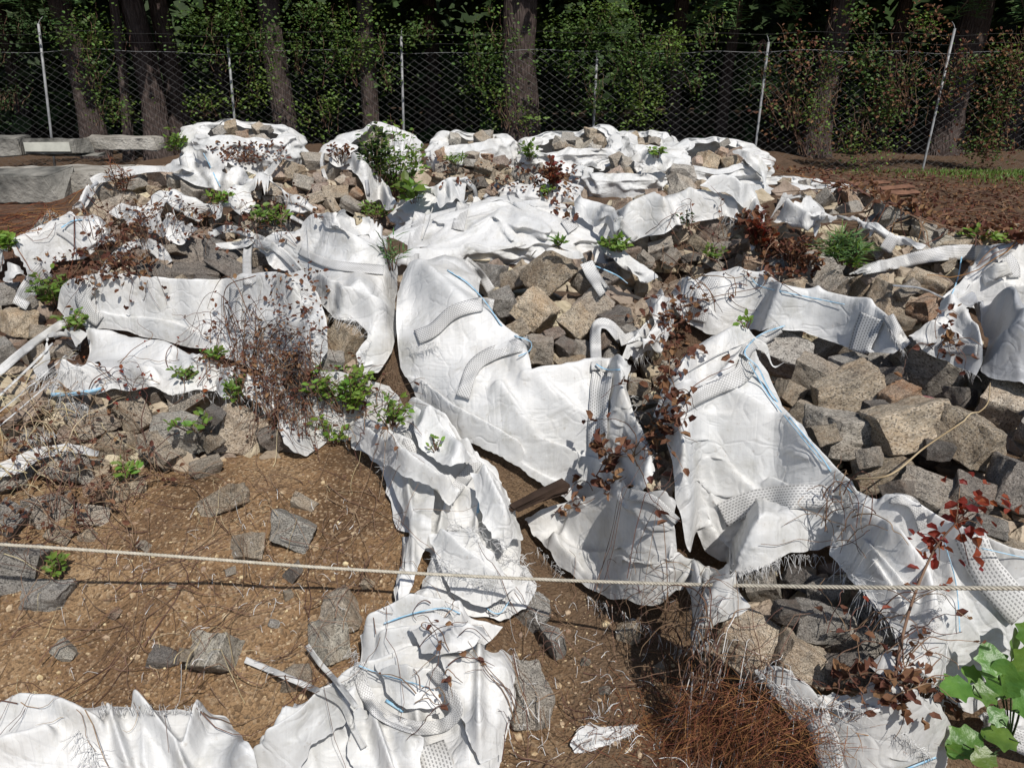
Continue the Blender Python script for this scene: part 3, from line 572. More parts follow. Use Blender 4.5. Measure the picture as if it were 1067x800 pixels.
def cloth(label, poly, name='torn_bulk_bag', cat='torn sack', mat='fabric', parent=None, cell=3.0, slack=1.055, folds=(), holes=(), rag=2.2, lift=.008, group='torn white bulk bags', stiff=1, smoothn=5, wr=1.0, puff=.13, pw=.18):
    global H
    CN[0] += 1; seed = CN[0] * 17
    pr = roughpoly(poly, rag, seed); hr = [roughpoly(h, rag * 1.1, seed + 5 + k) for k, h in enumerate(holes)]
    lo = pr.min(0) - cell * 2; hi = pr.max(0) + cell * 2
    # support surface: max filter then blur, so that the cloth bridges the gaps
    Hm = H.copy()
    pc = [P(a, b, .35)[:2] for a, b in poly if b > 90]
    dd = np.array(pc); i0 = max(0, int((dd[:, 0].min() - .8 - X0) / RES)); i1 = int((dd[:, 0].max() + .8 - X0) / RES); j0 = max(0, int((dd[:, 1].min() - 1.2 - Y0) / RES)); j1 = int((dd[:, 1].max() + 2.0 - Y0) / RES)
    sub = H[i0:i1, j0:j1].copy()
    for _ in range(2): sub = np.maximum.reduce([sub, np.roll(sub, 1, 0), np.roll(sub, -1, 0), np.roll(sub, 1, 1), np.roll(sub, -1, 1)])
    Hm[i0:i1, j0:j1] = np.maximum(blur(sub, smoothn), H[i0:i1, j0:j1] if smoothn < 3 else blur(H[i0:i1, j0:j1], 2))
    ax = np.arange(lo[0], hi[0] + cell, cell); ay = np.arange(lo[1], hi[1] + cell, cell)
    wp, wt = unproj(pr[:, 0], pr[:, 1], Hm); lim0 = np.percentile(wt, 85) * 1.06; far_ = wt > lim0
    wp[far_] = (rays(pr[far_, 0], pr[far_, 1]) * lim0 + np.array([0, 0, CAMZ]))
    if puff > 0:
        sx_, sy_ = GX[i0:i1, j0:j1], GY[i0:i1, j0:j1]; dq, _, _ = segdist(sx_, sy_, wp[::2, :2]); iq = inpoly(sx_, sy_, wp[:, :2])
        for h in hr:
            hw, ht = unproj(h[:, 0], h[:, 1], Hm); hw[ht > lim0] = (rays(h[ht > lim0, 0], h[ht > lim0, 1]) * lim0 + np.array([0, 0, CAMZ])); dh_, _, _ = segdist(sx_, sy_, hw[::2, :2]); dq = np.minimum(dq, dh_ * 1.2); iq &= ~inpoly(sx_, sy_, hw[:, :2])
        bump = np.where(iq, puff * np.sqrt(np.clip(1 - (1 - np.clip(dq / pw, 0, 1)) ** 2, 0, 1)), 0) * (.8 + .5 * vnoise(sx_ * 3, sy_ * 3, seed))
        Hm[i0:i1, j0:j1] += blur(bump, 1)
    n4 = lambda a: a[:((len(a) - 1) // 4) * 4 + 1] if (len(a) - 1) % 4 == 0 else np.append(a, [a[-1] + cell * (k + 1) for k in range(4 - (len(a) - 1) % 4)])
    ax = n4(ax); ay = n4(ay)
    QX, QY = np.meshgrid(ax, ay, indexing='ij')
    T, t = unproj(QX, QY, Hm); ins = inpoly(QX, QY, pr)
    lim = np.percentile(t[ins], 88) * 1.07 if ins.any() else t.max()
    over = t > lim; d = rays(QX, QY); T = np.where(over[..., None], d * lim + np.array([0, 0, CAMZ]), T)
    hz = hat(T[..., 0], T[..., 1], Hm); T[..., 2] = np.maximum(np.minimum(T[..., 2], hz + .03), hz)
    dep = np.median(t[ins]) if ins.any() else 3
    fold = np.zeros(QX.shape)
    for pl, wd, hgt in folds:
        hgt = hgt * 1.5; wd = wd * .85
        ds, _, _ = segdist(QX, QY, pl, False); fold = np.maximum(fold, hgt * np.exp(-(ds / wd) ** 2)) if hgt > 0 else fold + hgt * np.exp(-(ds / wd) ** 2)
    _de, _, _ = segdist(QX, QY, pr); fold = fold * (.30 + .70 * sstep(0, 13, _de))
    # seed wrinkles: oriented noise, ridged
    rr = RG(seed); an = rr.uniform(0, math.pi); ca, sa = math.cos(an), math.sin(an)
    wx = T[..., 0] + .12 * fbm(T[..., 0] * 4, T[..., 1] * 4, 2, seed) ; wy = T[..., 1] + T[..., 2]
    u = (ca * wx + sa * wy); v = (-sa * wx + ca * wy)
    ds_, _, _ = segdist(QX, QY, pr)
    rdg = lambda x, p=2.2: (1 - np.abs(x - .5) * 2) ** (p + 1)
    wn = rdg(vnoise(u * 6.5, v * 1.2, seed + 1), 2.5); wn2 = rdg(vnoise(u * 20 + 5, v * 3.5, seed + 2), 3)
    wn3 = rdg(vnoise(v * 7 + 9, u * 1.6, seed + 8), 2.5); msk = sstep(.42, .68, vnoise(u * 2.2, v * 2.2, seed + 11)); msk2 = sstep(.35, .6, vnoise(u * 2.6 + 7, v * 2.6, seed + 13))
    seedw = 1.5 * (wn * .050 * msk2 + wn2 * .008 * (1 - msk) + wn3 * .036 * msk + .05 * (vnoise(u * 3.3, v * 1.7, seed + 17) - .5)) * wr
    fold = fold + seedw * (.5 + .5 * sstep(0, 9, _de))
    Tf = T.copy(); Tf[..., 2] += fold
    X = None
    for lv in (4, 2, 1):
        Tl = T[::lv, ::lv].copy(); fl = fold[::lv, ::lv]
        Tc = Tl.copy(); Tc[..., 2] += fl * .6
        if X is None: X = Tl + np.array([0, 0, lift + .012]); X[..., 2] += fl
        else:
            I, J = np.meshgrid(np.arange(Tl.shape[0]) / 2, np.arange(Tl.shape[1]) / 2, indexing='ij')
            X = Tl + bil(D, I, J)
            X += rr.normal(0, .0012, X.shape)
        X = relax(Tc, slack, Hm, fl * .85 + lift * .6, X, {4: 60, 2: 60, 1: 45}[lv], .0016 if lv > 1 else .0008, .05)
        D = X - Tl
    # final vertices: clip to the outline, snapping the border
    ds, qx, qy = segdist(QX, QY, pr)
    keep = ins | (ds < cell * 1.05); outv = ~ins; SX = np.where(ins, QX, qx); SY = np.where(ins, QY, qy)
    for h in hr:
        ih = inpoly(QX, QY, h); dh, hx_, hy_ = segdist(QX, QY, h)
        near = ih & (dh < cell * 1.05); outv |= near; SX = np.where(near, hx_, SX); SY = np.where(near, hy_, SY); keep &= (~ih) | near
    Xs = bil(X, (SX - ax[0]) / cell, (SY - ay[0]) / cell)
    idx = -np.ones(QX.shape, int); idx[keep] = np.arange(keep.sum()); V = Xs[keep]
    q = keep[:-1, :-1] & keep[1:, :-1] & keep[1:, 1:] & keep[:-1, 1:] & ~(outv[:-1, :-1] & outv[1:, :-1] & outv[1:, 1:] & outv[:-1, 1:])
    F = np.stack([idx[:-1, :-1][q], idx[:-1, 1:][q], idx[1:, 1:][q], idx[1:, :-1][q]], 1)
    # keep the largest connected sheet
    # drop faces stretched over an occluding edge
    e = np.linalg.norm(V[F] - V[np.roll(F, 1, 1)], axis=2).max(1); F = F[e < max(.34, 14 * np.median(e))]
    lab = np.arange(len(V))
    while True:
        m_ = lab[F].min(1); l2 = lab.copy(); np.minimum.at(l2, F.ravel(), np.repeat(m_, 4)); l2 = l2[l2]
        if (l2 == lab).all(): break
        lab = l2
    cnt = np.bincount(lab[F[:, 0]]); F = F[lab[F[:, 0]] == cnt.argmax()]
    used = np.unique(F); rm = -np.ones(len(V), int); rm[used] = np.arange(len(used)); V = V[used]; F = rm[F]
    UV = np.stack([SX[keep][used], SY[keep][used]], 1) * dep / FPX
    o = mesh_obj(name, V, F[:, ::-1], MAT[mat], parent, uv=UV)
    if parent is None: tag(o, label, cat, group)
    md = o.modifiers.new('s', 'SUBSURF'); md.levels = 1; md.render_levels = 1
    n_ = int(min(5, max(2, np.ceil(np.median(e) / .011)))); A_, B_, C_, D_ = V[F[:, 0]], V[F[:, 1]], V[F[:, 2]], V[F[:, 3]]
    for a_ in range(n_):
        for b_ in range(n_):
            u_, v_ = a_ / n_, b_ / n_; splat((A_ * (1 - u_) + D_ * u_) * (1 - v_) + (B_ * (1 - u_) + C_ * u_) * v_, 0)
    return o
def strip(parent, line, wpx, mat='web', name='webbing_strap', off=.006, arch=None, n=None, wid2=None, free=None, label=None, smooth_h=True):
    """a band that lies on the surface (or arches above it) along a centre line"""
    line = np.asarray(line, float); L = np.sum(np.hypot(*np.diff(line, axis=0).T)); n = n or max(6, int(L / 2.5))
    arch = arch * .28 if arch else arch; off = off * .5; wpx = wpx * (1.05 if mat == 'web' else 1)
    c = crom(line, n); tg = np.gradient(c, axis=0); tg /= np.linalg.norm(tg, axis=1, keepdims=True) + 1e-9; nr = np.stack([-tg[:, 1], tg[:, 0]], 1)
    k = 5 if wpx > 5 else 3; W_ = np.linspace(wpx, wid2 or wpx, n)[:, None] * (1 + .12 * (vnoise(np.arange(n) * .3, np.full(n, .3), int(L) + 5)[:, None] - .5))
    vs = np.linspace(-.5, .5, k); G = c[:, None, :] + nr[:, None, :] * W_[:, None, :] * vs[None, :, None]
    T, t = unproj(G[..., 0], G[..., 1])
    tm = np.median(t, 1); 
    for i in range(n):
        m = np.median(tm[max(0, i - 4):i + 5]); bad = np.abs(t[i] - m) > .12 + .02 * m
        if bad.any():
            d = rays(G[i, :, 0], G[i, :, 1]); T[i, bad] = d[bad] * m + np.array([0, 0, CAMZ])
    dirs = rays(G[..., 0], G[..., 1]); T = T - dirs * off * 1.2; T[..., 2] += off
    for _ in range(2):
        T[1:-1] = (T[:-2] + 2 * T[1:-1] + T[2:]) / 4
    if arch is not None:
        s = np.linspace(0, 1, n); T[..., 2] += arch * np.sin(math.pi * s)[:, None]
    ln = np.concatenate([[0], np.cumsum(np.linalg.norm(np.diff(T[:, k // 2], axis=0), axis=1))])
    UV = np.stack([np.repeat(ln[:, None], k, 1), np.repeat((vs + .5)[None], n, 0)], -1).reshape(-1, 2)
    F = [[i * k + j, i * k + j + 1, (i + 1) * k + j + 1, (i + 1) * k + j] for i in range(n - 1) for j in range(k - 1)]
    o = mesh_obj(name, T.reshape(-1, 3), F, MAT[mat], parent, uv=UV)
    if label: o['label'] = label
    if wpx > 4: splat(T.reshape(-1, 3), 1)
    md = o.modifiers.new('t', 'SOLIDIFY'); md.thickness = .0006; md.offset = 0
    return o
def threads(parent, line, length, direction, n, name='fringe', mat='thread', wd=.0008, spread=.5, droop=.02, curl=.16):
    line = np.asarray(line, float); c = crom(line, max(n, 4)); mb = MB(); r = RG(int(line[0, 0] * 7 + n))
    L = []
    for i in range(n):
        p = c[min(len(c) - 1, int(r.uniform(0, len(c))))] + r.normal(0, .8, 2); a = math.atan2(direction[1], direction[0]) + r.normal(0, spread); l = length * r.uniform(.35, 1.25)
        q = [p]; 
        for s in range(4): a += r.normal(0, curl); q.append(q[-1] + np.array([math.cos(a), math.sin(a)]) * l / 4)
        L.append(q)
    L = np.array(L); T, t = unproj(L[..., 0], L[..., 1])
    for i in range(n):
        t0 = t[i, 0]; d = rays(L[i, :, 0], L[i, :, 1]); tt = np.clip(t[i], t0 - .05, t0 + .04); T[i] = d * tt[:, None] + np.array([0, 0, CAMZ]); T[i] -= d * .006
        T[i, :, 2] += .004 + np.array([0, .004, .004, 0, -.002]) * r.uniform(0, 3)
        z = hat(T[i, :, 0], T[i, :, 1]); T[i, :, 2] = np.maximum(T[i, :, 2], z + .002)
        s = dd = project(T[i, 0])[2]; mb.tube(T[i], wd * max(1, dd / 3) * r.uniform(.6, 1.2), wd * .6, 3)
    return mb.obj(name, MAT[mat], parent)

exec_order = []
# ---- far row
c2 = cloth('smooth white sheet draped below the crumpled back-left sack, beside the pale slab end', [(172,178),(195,162),(222,156),(240,168),(262,182),(264,198),(240,204),(215,198),(195,190)], folds=[([(192,165),(198,185)], 4, .04), ([(222,160),(240,200)], 4, .03)])
strip(c2, [(190,164),(194,182)], 7); strip(c2, [(212,160),(230,196)], 1.1, 'blue', 'seam_thread')
b2 = cloth('small white sack corner tucked against a pale stone, beside the far right post', [(760,158),(775,158),(792,164),(800,178),(797,200),(788,182),(775,168)], folds=[([(775,160),(797,185)], 4, .04)])
b = cloth('torn white scrap crumpled beside the two large grey back blocks', [(656,172),(672,162),(690,170),(703,180),(690,188),(676,184)], slack=1.12, folds=[([(662,172),(690,182)], 3, .04)])
bb = cloth('long white sheet sagging toward the pine seedling at far right', [(800,228),(806,210),(822,198),(845,205),(860,222),(885,232),(930,243),(965,256),(955,266),(925,272),(905,272),(880,266),(850,262),(815,248)], folds=[([(808,212),(830,232),(860,250)], 8, .07), ([(850,228),(910,244)], 5, .04)], slack=1.06)
strip(bb, [(932,246),(922,262)], 12); strip(bb, [(838,204),(858,220),(850,232)], 3)
b = cloth('pale crumpled sheet between the tall green weeds and the far middle stones', [(415,226),(428,212),(450,200),(470,190),(488,186),(500,200),(488,214),(470,216),(440,222)], folds=[([(430,215),(480,196)], 6, .05)], slack=1.1)
# ---- arched rim sack
b = cloth('narrow white rim arching round the back-left cobbles, with a wide flap on its right', [(254,212),(258,196),(270,184),(285,174),(302,162),(318,157),(338,152),(352,152),(362,160),(345,166),(335,160),(318,163),(300,170),(285,184),(272,190),(264,204)], slack=1.06, folds=[([(262,195),(300,166),(345,156)], 4, .06)], rag=1)
f = cloth(None, [(338,166),(342,158),(360,158),(372,166),(384,172),(392,186),(405,198),(416,214),(410,224),(395,216),(383,213),(378,196),(370,182),(362,174),(352,176)], name='fabric_flap', parent=b, folds=[([(372,168),(400,212)], 6, .08), ([(345,160),(372,168)], 4, .06)], rag=1)
strip(b, [(337,160),(335,172),(341,190)], 3.5, 'fabric', 'torn_strip'); strip(b, [(382,188),(384,204)], 4, 'fabric_grey', 'webbing_strap')
# ---- far left heap
b = cloth('thin white rim of the far-left heap, falling steeply at its left end', [(76,224),(84,204),(98,186),(112,180),(140,175),(170,174),(196,176),(205,182),(178,181),(150,181),(120,188),(104,196),(94,212),(88,226)], rag=1, folds=[([(82,220),(98,190),(130,179)], 4, .06)], slack=1.04)
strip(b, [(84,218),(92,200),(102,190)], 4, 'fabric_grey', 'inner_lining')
b = cloth(puff=.035, pw=.08, label='tattered white scraps strewn with dead leaves in front of the far-left heap', poly=[(116,232),(130,220),(150,214),(166,206),(182,208),(205,212),(222,222),(232,236),(215,250),(190,258),(160,252),(140,240)], folds=[([(166,208),(180,240)], 5, .05), ([(130,224),(160,245)], 5, .04)], slack=1.12, rag=4)
strip(b, [(178,208),(182,225),(190,248)], 1.0, 'web', 'seam_thread')
b = cloth(puff=.035, pw=.08, label='white rag running under the green sprigs below the arched-rim cobbles', poly=[(220,226),(236,214),(262,208),(292,210),(315,214),(332,224),(310,228),(290,222),(268,228),(245,230),(232,238)], slack=1.12, rag=3, folds=[([(240,216),(310,216)], 5, .04)])
strip(b, [(296,210),(314,214),(332,226)], 2, 'fabric_dull', 'torn_strip'); strip(b, [(303,226),(318,234)], 4, 'fabric', 'torn_strip')
# ---- left sack at the edge
b = cloth('smooth white sack running off the left edge above a printed webbing corner', [(-45,285),(-20,268),(0,258),(30,244),(65,236),(78,228),(100,229),(115,236),(124,262),(112,272),(85,275),(60,278),(52,290),(38,300),(22,322),(14,306),(0,292),(-40,310)], folds=[([(-20,280),(40,262),(80,250)], 8, .06), ([(66,236),(88,262)], 4, .03), ([(100,232),(118,258)], 6, .05)], slack=1.05)
strip(b, [(48,282),(30,302),(20,320)], 22, wid2=16); strip(b, [(60,240),(75,250),(88,264)], 7); strip(b, [(64,238),(78,230),(98,230)], 1.5, 'blue', 'seam_thread')
threads(b, [(18,312),(52,286)], 8, (.6, .8), 16)
# ---- big mid sacks
m = cloth('loose white fold lying in front of the big middle sack', [(412,268),(430,262),(470,262),(520,258),(560,258),(600,262),(640,258),(636,272),(600,276),(560,270),(522,268),(470,278),(430,292),(414,292)], slack=1.06, puff=.05, pw=.1)
strip(m, [(483,212),(477,240)], 13); strip(m, [(590,228),(598,240)], 13); strip(m, [(438,222),(432,250),(430,278)], 12)
strip(m, [(452,214),(440,250)], 1.2, 'web', 'seam_thread')
b = cloth('white sheet lying under the mid-right rust-brown cobbles, edged by small green weeds', [(622,250),(632,232),(650,228),(684,212),(704,206),(745,206),(756,214),(770,212),(782,222),(770,234),(755,228),(735,234),(712,244),(690,250),(660,258),(640,262)], folds=[([(640,236),(700,222),(750,216)], 8, .06), ([(690,214),(715,236)], 5, .05)], slack=1.06)
strip(b, [(642,228),(662,250)], 8); threads(b, [(752,220),(766,234)], 10, (-.2, 1), 22)
b = cloth('white hood with hanging threads between the two large grey blocks and the red dead weeds', [(728,196),(742,190),(770,192),(785,204),(797,226),(792,246),(784,262),(780,244),(778,222),(765,210),(745,206)], folds=[([(742,192),(780,208),(790,240)], 6, .07)], slack=1.07)
threads(b, [(786,214),(796,240)], 16, (-.3, 1), 26)
b = cloth('wide white flap bulging between the left sack and the centre sack', [(268,262),(285,250),(310,246),(318,236),(345,224),(370,220),(388,226),(402,240),(414,262),(413,300),(414,345),(408,372),(395,392),(380,396),(370,372),(386,352),(372,334),(346,330),(334,318),(322,300),(300,288),(285,285)], folds=[([(320,240),(370,260),(410,280)], 9, .06), ([(330,300),(400,330)], 8, .05), ([(385,240),(405,300)], 8, .05)], slack=1.05, wr=.8, puff=.18, pw=.25)
strip(b, [(312,262),(345,276),(400,282)], 9); strip(b, [(320,238),(322,270)], 1.0, 'web', 'seam_thread')
threads(b, [(345,330),(372,336),(388,352),(378,376)], 12, (-.8, .4), 60); threads(b, [(350,390),(380,396)], 12, (0, 1), 25)
b = cloth('pale sheet spread under the green vine left of the centre sack', [(292,398),(330,388),(372,392),(405,402),(424,424),(434,446),(420,458),(380,455),(352,458),(318,474),(296,462),(288,430)], puff=.03, pw=.08, mat='fabric_dull', rag=3)
threads(b, [(300,400),(330,430),(380,450)], 26, (.2, 1), 70, spread=1.2)
b = cloth('small white patch between the middle sack and the right mid heap', [(598,196),(606,212),(640,220),(650,232),(640,250),(620,240),(600,228)], slack=1.08)
b = cloth('white scrap left of the middle sack over grey stones', [(330,230),(372,222),(398,232),(420,226),(424,250),(404,262),(380,246),(345,244)], slack=1.08)
# ---- left open sack
b = cloth('white sack at left rolled over its dark cobbles, dead brambles on its right', [(58,322),(72,306),(92,298),(112,292),(125,296),(150,302),(185,304),(230,300),(262,298),(290,292),(316,287),(330,306),(340,336),(342,370),(328,394),(300,400),(270,392),(232,378),(190,364),(150,354),(118,346),(92,344),(70,334)],
          folds=[([(72,315),(130,312),(200,320),(300,312)], 14, .07), ([(110,340),(180,352),(260,382)], 6, .05), ([(240,360),(310,350)], 8, .03)], slack=1.04, wr=.7, puff=.17, pw=.22)
strip(b, [(96,296),(86,310),(92,326),(104,336)], 18, wid2=14); strip(b, [(246,300),(244,345)], 13); 
strip(b, [(105,288),(118,272),(138,258),(153,253)], 9, 'fabric', 'folded_rim', arch=.05); strip(b, [(150,254),(166,264),(174,276)], 13, arch=.05)
strip(b, [(258,298),(258,272),(262,256),(268,252),(285,258)], 9, arch=.08, name='lifting_loop'); strip(b, [(218,246),(238,240),(262,248),(255,256),(225,258)], 8, 'fabric', 'folded_rim', arch=.04)
strip(b, [(264,254),(290,264),(312,284)], 9, 'fabric', 'folded_rim', arch=.05)
threads(b, [(312,300),(322,340),(330,372)], 12, (1, .3), 60); threads(b, [(294,304),(296,335)], 4, (1, 0), 14)
lo = cloth(puff=.035, pw=.08, label='lower white sheet hanging from the left sack, a blue stripe on its left tip', poly=[(90,350),(120,352),(165,364),(215,378),(262,394),(292,402),(300,420),(285,432),(262,420),(245,404),(238,418),(222,410),(205,404),(180,410),(160,402),(130,406),(105,410),(75,414),(54,414),(50,406),(68,396),(86,388),(96,370)], folds=[([(95,356),(180,376),(250,400)], 8, .05), ([(60,408),(120,396),(160,394)], 7, .06)], slack=1.07, rag=2)
strip(lo, [(53,412),(80,411),(106,406)], 4, 'blue', 'blue_stripe'); threads(lo, [(180,408),(245,412),(290,428)], 13, (0, 1), 60); threads(lo, [(88,352),(80,375),(90,392)], 16, (-.8, .6), 40)
# frayed bundle at the left edge
b = cloth(puff=.035, pw=.08, label='frayed white remnant with long strands slanting off the left edge', poly=[(60,352),(76,344),(90,350),(84,378),(70,392),(44,396),(36,386),(52,372)], rag=3, slack=1.1, mat='fabric_dull')
for l, wd in (([(-10,398),(30,364),(64,340),(74,332)], 9), ([(-10,424),(24,392),(56,360)], 2.5), ([(-10,440),(40,398),(70,372)], 1.6), ([(-10,455),(20,430),(52,402)], 1.4)):
    strip(b, l, wd, 'fabric', 'torn_strip', off=.02)
threads(b, [(40,390),(75,385)], 40, (-.35, 1), 60, spread=.35); 
b = cloth(puff=.035, pw=.08, label='flattened grimy white strip among the brambles at the lower left', poly=[(-20,486),(10,474),(40,462),(70,458),(104,468),(100,474),(70,468),(45,474),(20,490),(-20,500)], rag=2, mat='fabric_dull')
threads(b, [(30,464),(60,460)], 16, (-.2, -1), 40); threads(b, [(70,420),(92,424)], 14, (-.3, 1), 30)
# ---- centre sack
S2 = cloth('large open white sack in the centre holding brown cobbles, webbing bands down its front',
  [(414,310),(420,292),(434,280),(458,272),(486,268),(505,258),(520,250),(545,256),(560,262),(600,264),(636,260),(655,268),(672,280),(688,298),(699,325),(700,348),(690,362),(668,376),(656,386),(652,410),(662,440),(676,466),(682,492),(672,512),(650,520),(618,532),(598,530),(570,514),(535,492),(508,476),(478,462),(452,444),(432,418),(418,384),(413,345)],
  holes=[[(492,276),(505,268),(530,268),(560,262),(592,270),(618,276),(650,286),(676,298),(684,318),(676,340),(655,356),(648,374),(628,384),(606,390),(578,397),(556,398),(548,380),(530,362),(514,346),(498,318),(502,300)]],
  folds=[([(430,290),(480,330),(545,385)], 16, .05), ([(545,400),(620,394),(655,386)], 7, .04), ([(425,400),(470,440),(540,480)], 6, .06), ([(440,420),(500,470),(590,520)], 5, .05), ([(520,410),(560,470),(640,505)], 10, .035), ([(560,400),(610,450),(650,490)], 9, .03), ([(500,400),(470,420)], 6, .03), ([(664,360),(692,330)], 5, .04), ([(640,390),(670,470)], 8, .03)], slack=1.035, wr=.55, rag=1.2, puff=.20, pw=.30)
strip(S2, [(434,352),(452,344),(472,326),(500,318),(514,320)], 14, wid2=14); strip(S2, [(552,358),(520,366),(494,382),(482,415)], 14); strip(S2, [(628,388),(624,420),(622,468)], 20, wid2=19)
f = cloth(None, [(520,248),(560,254),(600,260),(640,258),(674,278),(694,298),(703,330),(698,352),(684,372),(672,372),(682,345),(680,312),(650,290),(600,272),(560,264),(525,262)], name='fabric_flap', parent=S2, rag=1.2, puff=.05, pw=.08)
strip(S2, [(466,282),(488,296),(508,318),(528,346),(552,356),(552,366),(540,372)], 1.1, 'blue', 'seam_thread'); strip(S2, [(606,272),(640,286),(654,296)], 1.1, 'blue', 'seam_thread')
strip(S2, [(484,272),(500,288),(512,304)], 9, 'web', 'folded_rim', arch=.03); strip(S2, [(611,274),(618,292),(630,306)], 13, 'web', 'folded_rim', arch=.05)
strip(S2, [(622,386),(620,360),(622,344),(634,342),(648,354)], 11, 'web', 'lifting_loop', arch=.06); strip(S2, [(646,356),(668,350),(688,340)], 10, 'web', 'torn_strip', arch=.02)
strip(S2, [(621,380),(632,386),(646,386)], 1.4, 'blue', 'seam_thread')
threads(S2, [(424,358),(440,362),(456,358)], 10, (.1, 1), 50); threads(S2, [(660,374),(690,360)], 12, (.1, 1), 40); threads(S2, [(656,395),(662,440),(680,480)], 7, (1, .2), 40); threads(S2, [(432,388),(450,410)], 16, (.2, 1), 12)
b = cloth('white sliver beside the pale cobble at the right lip of the centre sack', [(672,318),(686,310),(700,316),(702,340),(694,360),(684,378),(664,384),(655,376),(672,360),(682,340)], rag=2, slack=1.08)
# ---- narrow right sack
b = cloth('long low white sack crossing the middle right, wide webbing at its right end', [(698,300),(706,290),(722,292),(740,288),(766,284),(790,292),(815,304),(845,308),(880,314),(915,330),(936,346),(942,364),(930,372),(905,372),(870,362),(835,350),(800,346),(770,350),(740,352),(715,340),(702,322)], folds=[([(770,288),(800,310),(900,340)], 12, .06), ([(715,300),(735,335)], 7, .05), ([(840,312),(930,350)], 6, .04)], slack=1.04, wr=.5)
strip(b, [(742,290),(732,310),(726,336)], 18); strip(b, [(908,330),(900,350),(894,368)], 26, wid2=22); strip(b, [(782,290),(795,300),(850,312),(880,318)], 1.1, 'blue', 'seam_thread')
strip(b, [(925,330),(934,350),(944,362)], 12, 'web', 'folded_rim', arch=.03); threads(b, [(925,345),(940,368)], 8, (.6, .8), 30)
# ---- right-hand sacks
b = cloth('white sack at the right edge with a long grey strap reaching left', [(982,312),(996,298),(1010,282),(985,276),(1000,266),(1030,262),(1067,259),(1110,262),(1110,350),(1067,348),(1035,330),(1005,322)], folds=[([(1000,270),(1060,272)], 8, .06), ([(1050,280),(1010,312)], 8, .06), ([(1020,300),(1067,320)], 8, .05)], slack=1.05)
strip(b, [(898,284),(925,280),(960,272),(1000,266),(1040,268)], 10, wid2=17, arch=.05, off=.02); strip(b, [(1048,268),(1056,278),(1057,290)], 12); strip(b, [(1052,280),(1036,288),(1024,292)], 15, 'fabric', 'rolled_tube', arch=.05)
strip(b, [(1002,268),(998,290),(990,312)], 1.4, 'blue', 'seam_thread')
b = cloth('grey sheet hanging at the right edge below the strapped sack', [(990,322),(1020,322),(1060,328),(1110,330),(1110,412),(1067,408),(1040,400),(1020,392),(1026,368),(1018,346)], mat='fabric_grey', folds=[([(1000,330),(1060,350),(1110,350)], 10, .07), ([(1025,370),(1110,385)], 8, .05)], slack=1.05)
b = cloth('rounded white sack end curving round two stones, left of the grey sheet', [(930,296),(955,300),(985,312),(1008,330),(1022,356),(1024,380),(1016,394),(985,378),(958,372),(946,352),(960,344),(978,330),(965,312),(940,305)], folds=[([(950,300),(1000,325),(1020,370)], 9, .07), ([(960,350),(1010,372)], 7, .04)], slack=1.05)
strip(b, [(980,362),(1018,366)], 12); strip(b, [(930,298),(962,302),(995,318)], 2, 'fabric_grey', 'hem'); threads(b, [(1000,388),(1018,392)], 8, (.3, .8), 14)
# ---- big right front sack
S4 = cloth('broad white sack sloping to the front right, blue seam along its edge of stones',
  [(680,436),(690,408),(706,384),(722,366),(740,352),(762,352),(790,345),(812,338),(826,342),(806,352),(790,360),(784,372),(800,390),(816,424),(838,452),(862,486),(884,512),(905,524),(890,548),(872,574),(850,582),(822,580),(800,592),(772,602),(752,606),(732,596),(716,568),(704,530),(698,490),(690,456)],
  folds=[([(700,400),(760,365),(800,345)], 8, .05), ([(690,440),(740,420),(785,372)], 9, .05), ([(700,440),(710,520),(740,590)], 9, .05), ([(760,420),(830,470),(880,520)], 12, .035), ([(720,460),(780,540)], 16, .03), ([(800,520),(860,555)], 10, .03), ([(735,500),(745,595)], 7, .035)], slack=1.04, wr=.6, rag=1.4, puff=.20, pw=.30)
strip(S4, [(692,440),(715,422),(745,405),(772,392),(780,378)], 12, wid2=20); strip(S4, [(752,538),(785,524),(830,518),(868,520)], 24); strip(S4, [(812,342),(798,352),(782,362),(776,372)], 11)
strip(S4, [(818,340),(795,348),(782,358),(776,370),(790,384),(802,408),(826,440),(852,472),(872,500),(888,514)], 1.4, 'blue', 'seam_thread'); strip(S4, [(780,378),(802,414),(830,450),(856,482)], 1.1, 'blue', 'seam_thread')
strip(S4, [(700,398),(745,372),(775,360)], 1.2, 'web', 'seam_thread')
threads(S4, [(752,604),(775,596),(800,590),(824,580),(860,580)], 15, (.1, 1), 130, spread=.3); threads(S4, [(880,515),(900,545)], 10, (.4, 1), 16)
b = cloth('wide white sheet under the red-leaved sapling at lower right, webbing stripes on its right', [(866,560),(884,536),(894,516),(925,524),(955,536),(985,552),(1020,566),(1067,576),(1110,582),(1110,720),(1067,705),(1040,735),(1012,748),(985,738),(972,712),(948,694),(936,664),(915,640),(896,616),(878,596),(862,580)],
  folds=[([(880,545),(930,580),(960,620),(975,690)], 10, .06), ([(905,600),(940,650)], 5, .04), ([(920,530),(990,570),(1067,610)], 8, .05), ([(985,600),(1010,680)], 8, .03), ([(895,575),(950,640)], 4, .04)], slack=1.05, wr=.6)
strip(b, [(1008,556),(1030,600),(1067,640)], 30, wid2=38); strip(b, [(928,520),(950,530),(962,552)], 12, arch=.04, name='lifting_loop'); strip(b, [(984,566),(996,610),(1000,660)], 1.1, 'blue', 'seam_thread'); strip(b, [(1022,572),(1067,582),(1100,588)], 1.1, 'blue', 'seam_thread')
threads(b, [(870,580),(900,618),(930,660)], 26, (.3, 1), 70, spread=.5); threads(b, [(945,690),(975,715),(985,738)], 18, (-.6, .6), 50); threads(b, [(985,620),(975,660)], 14, (-1, .2), 30)
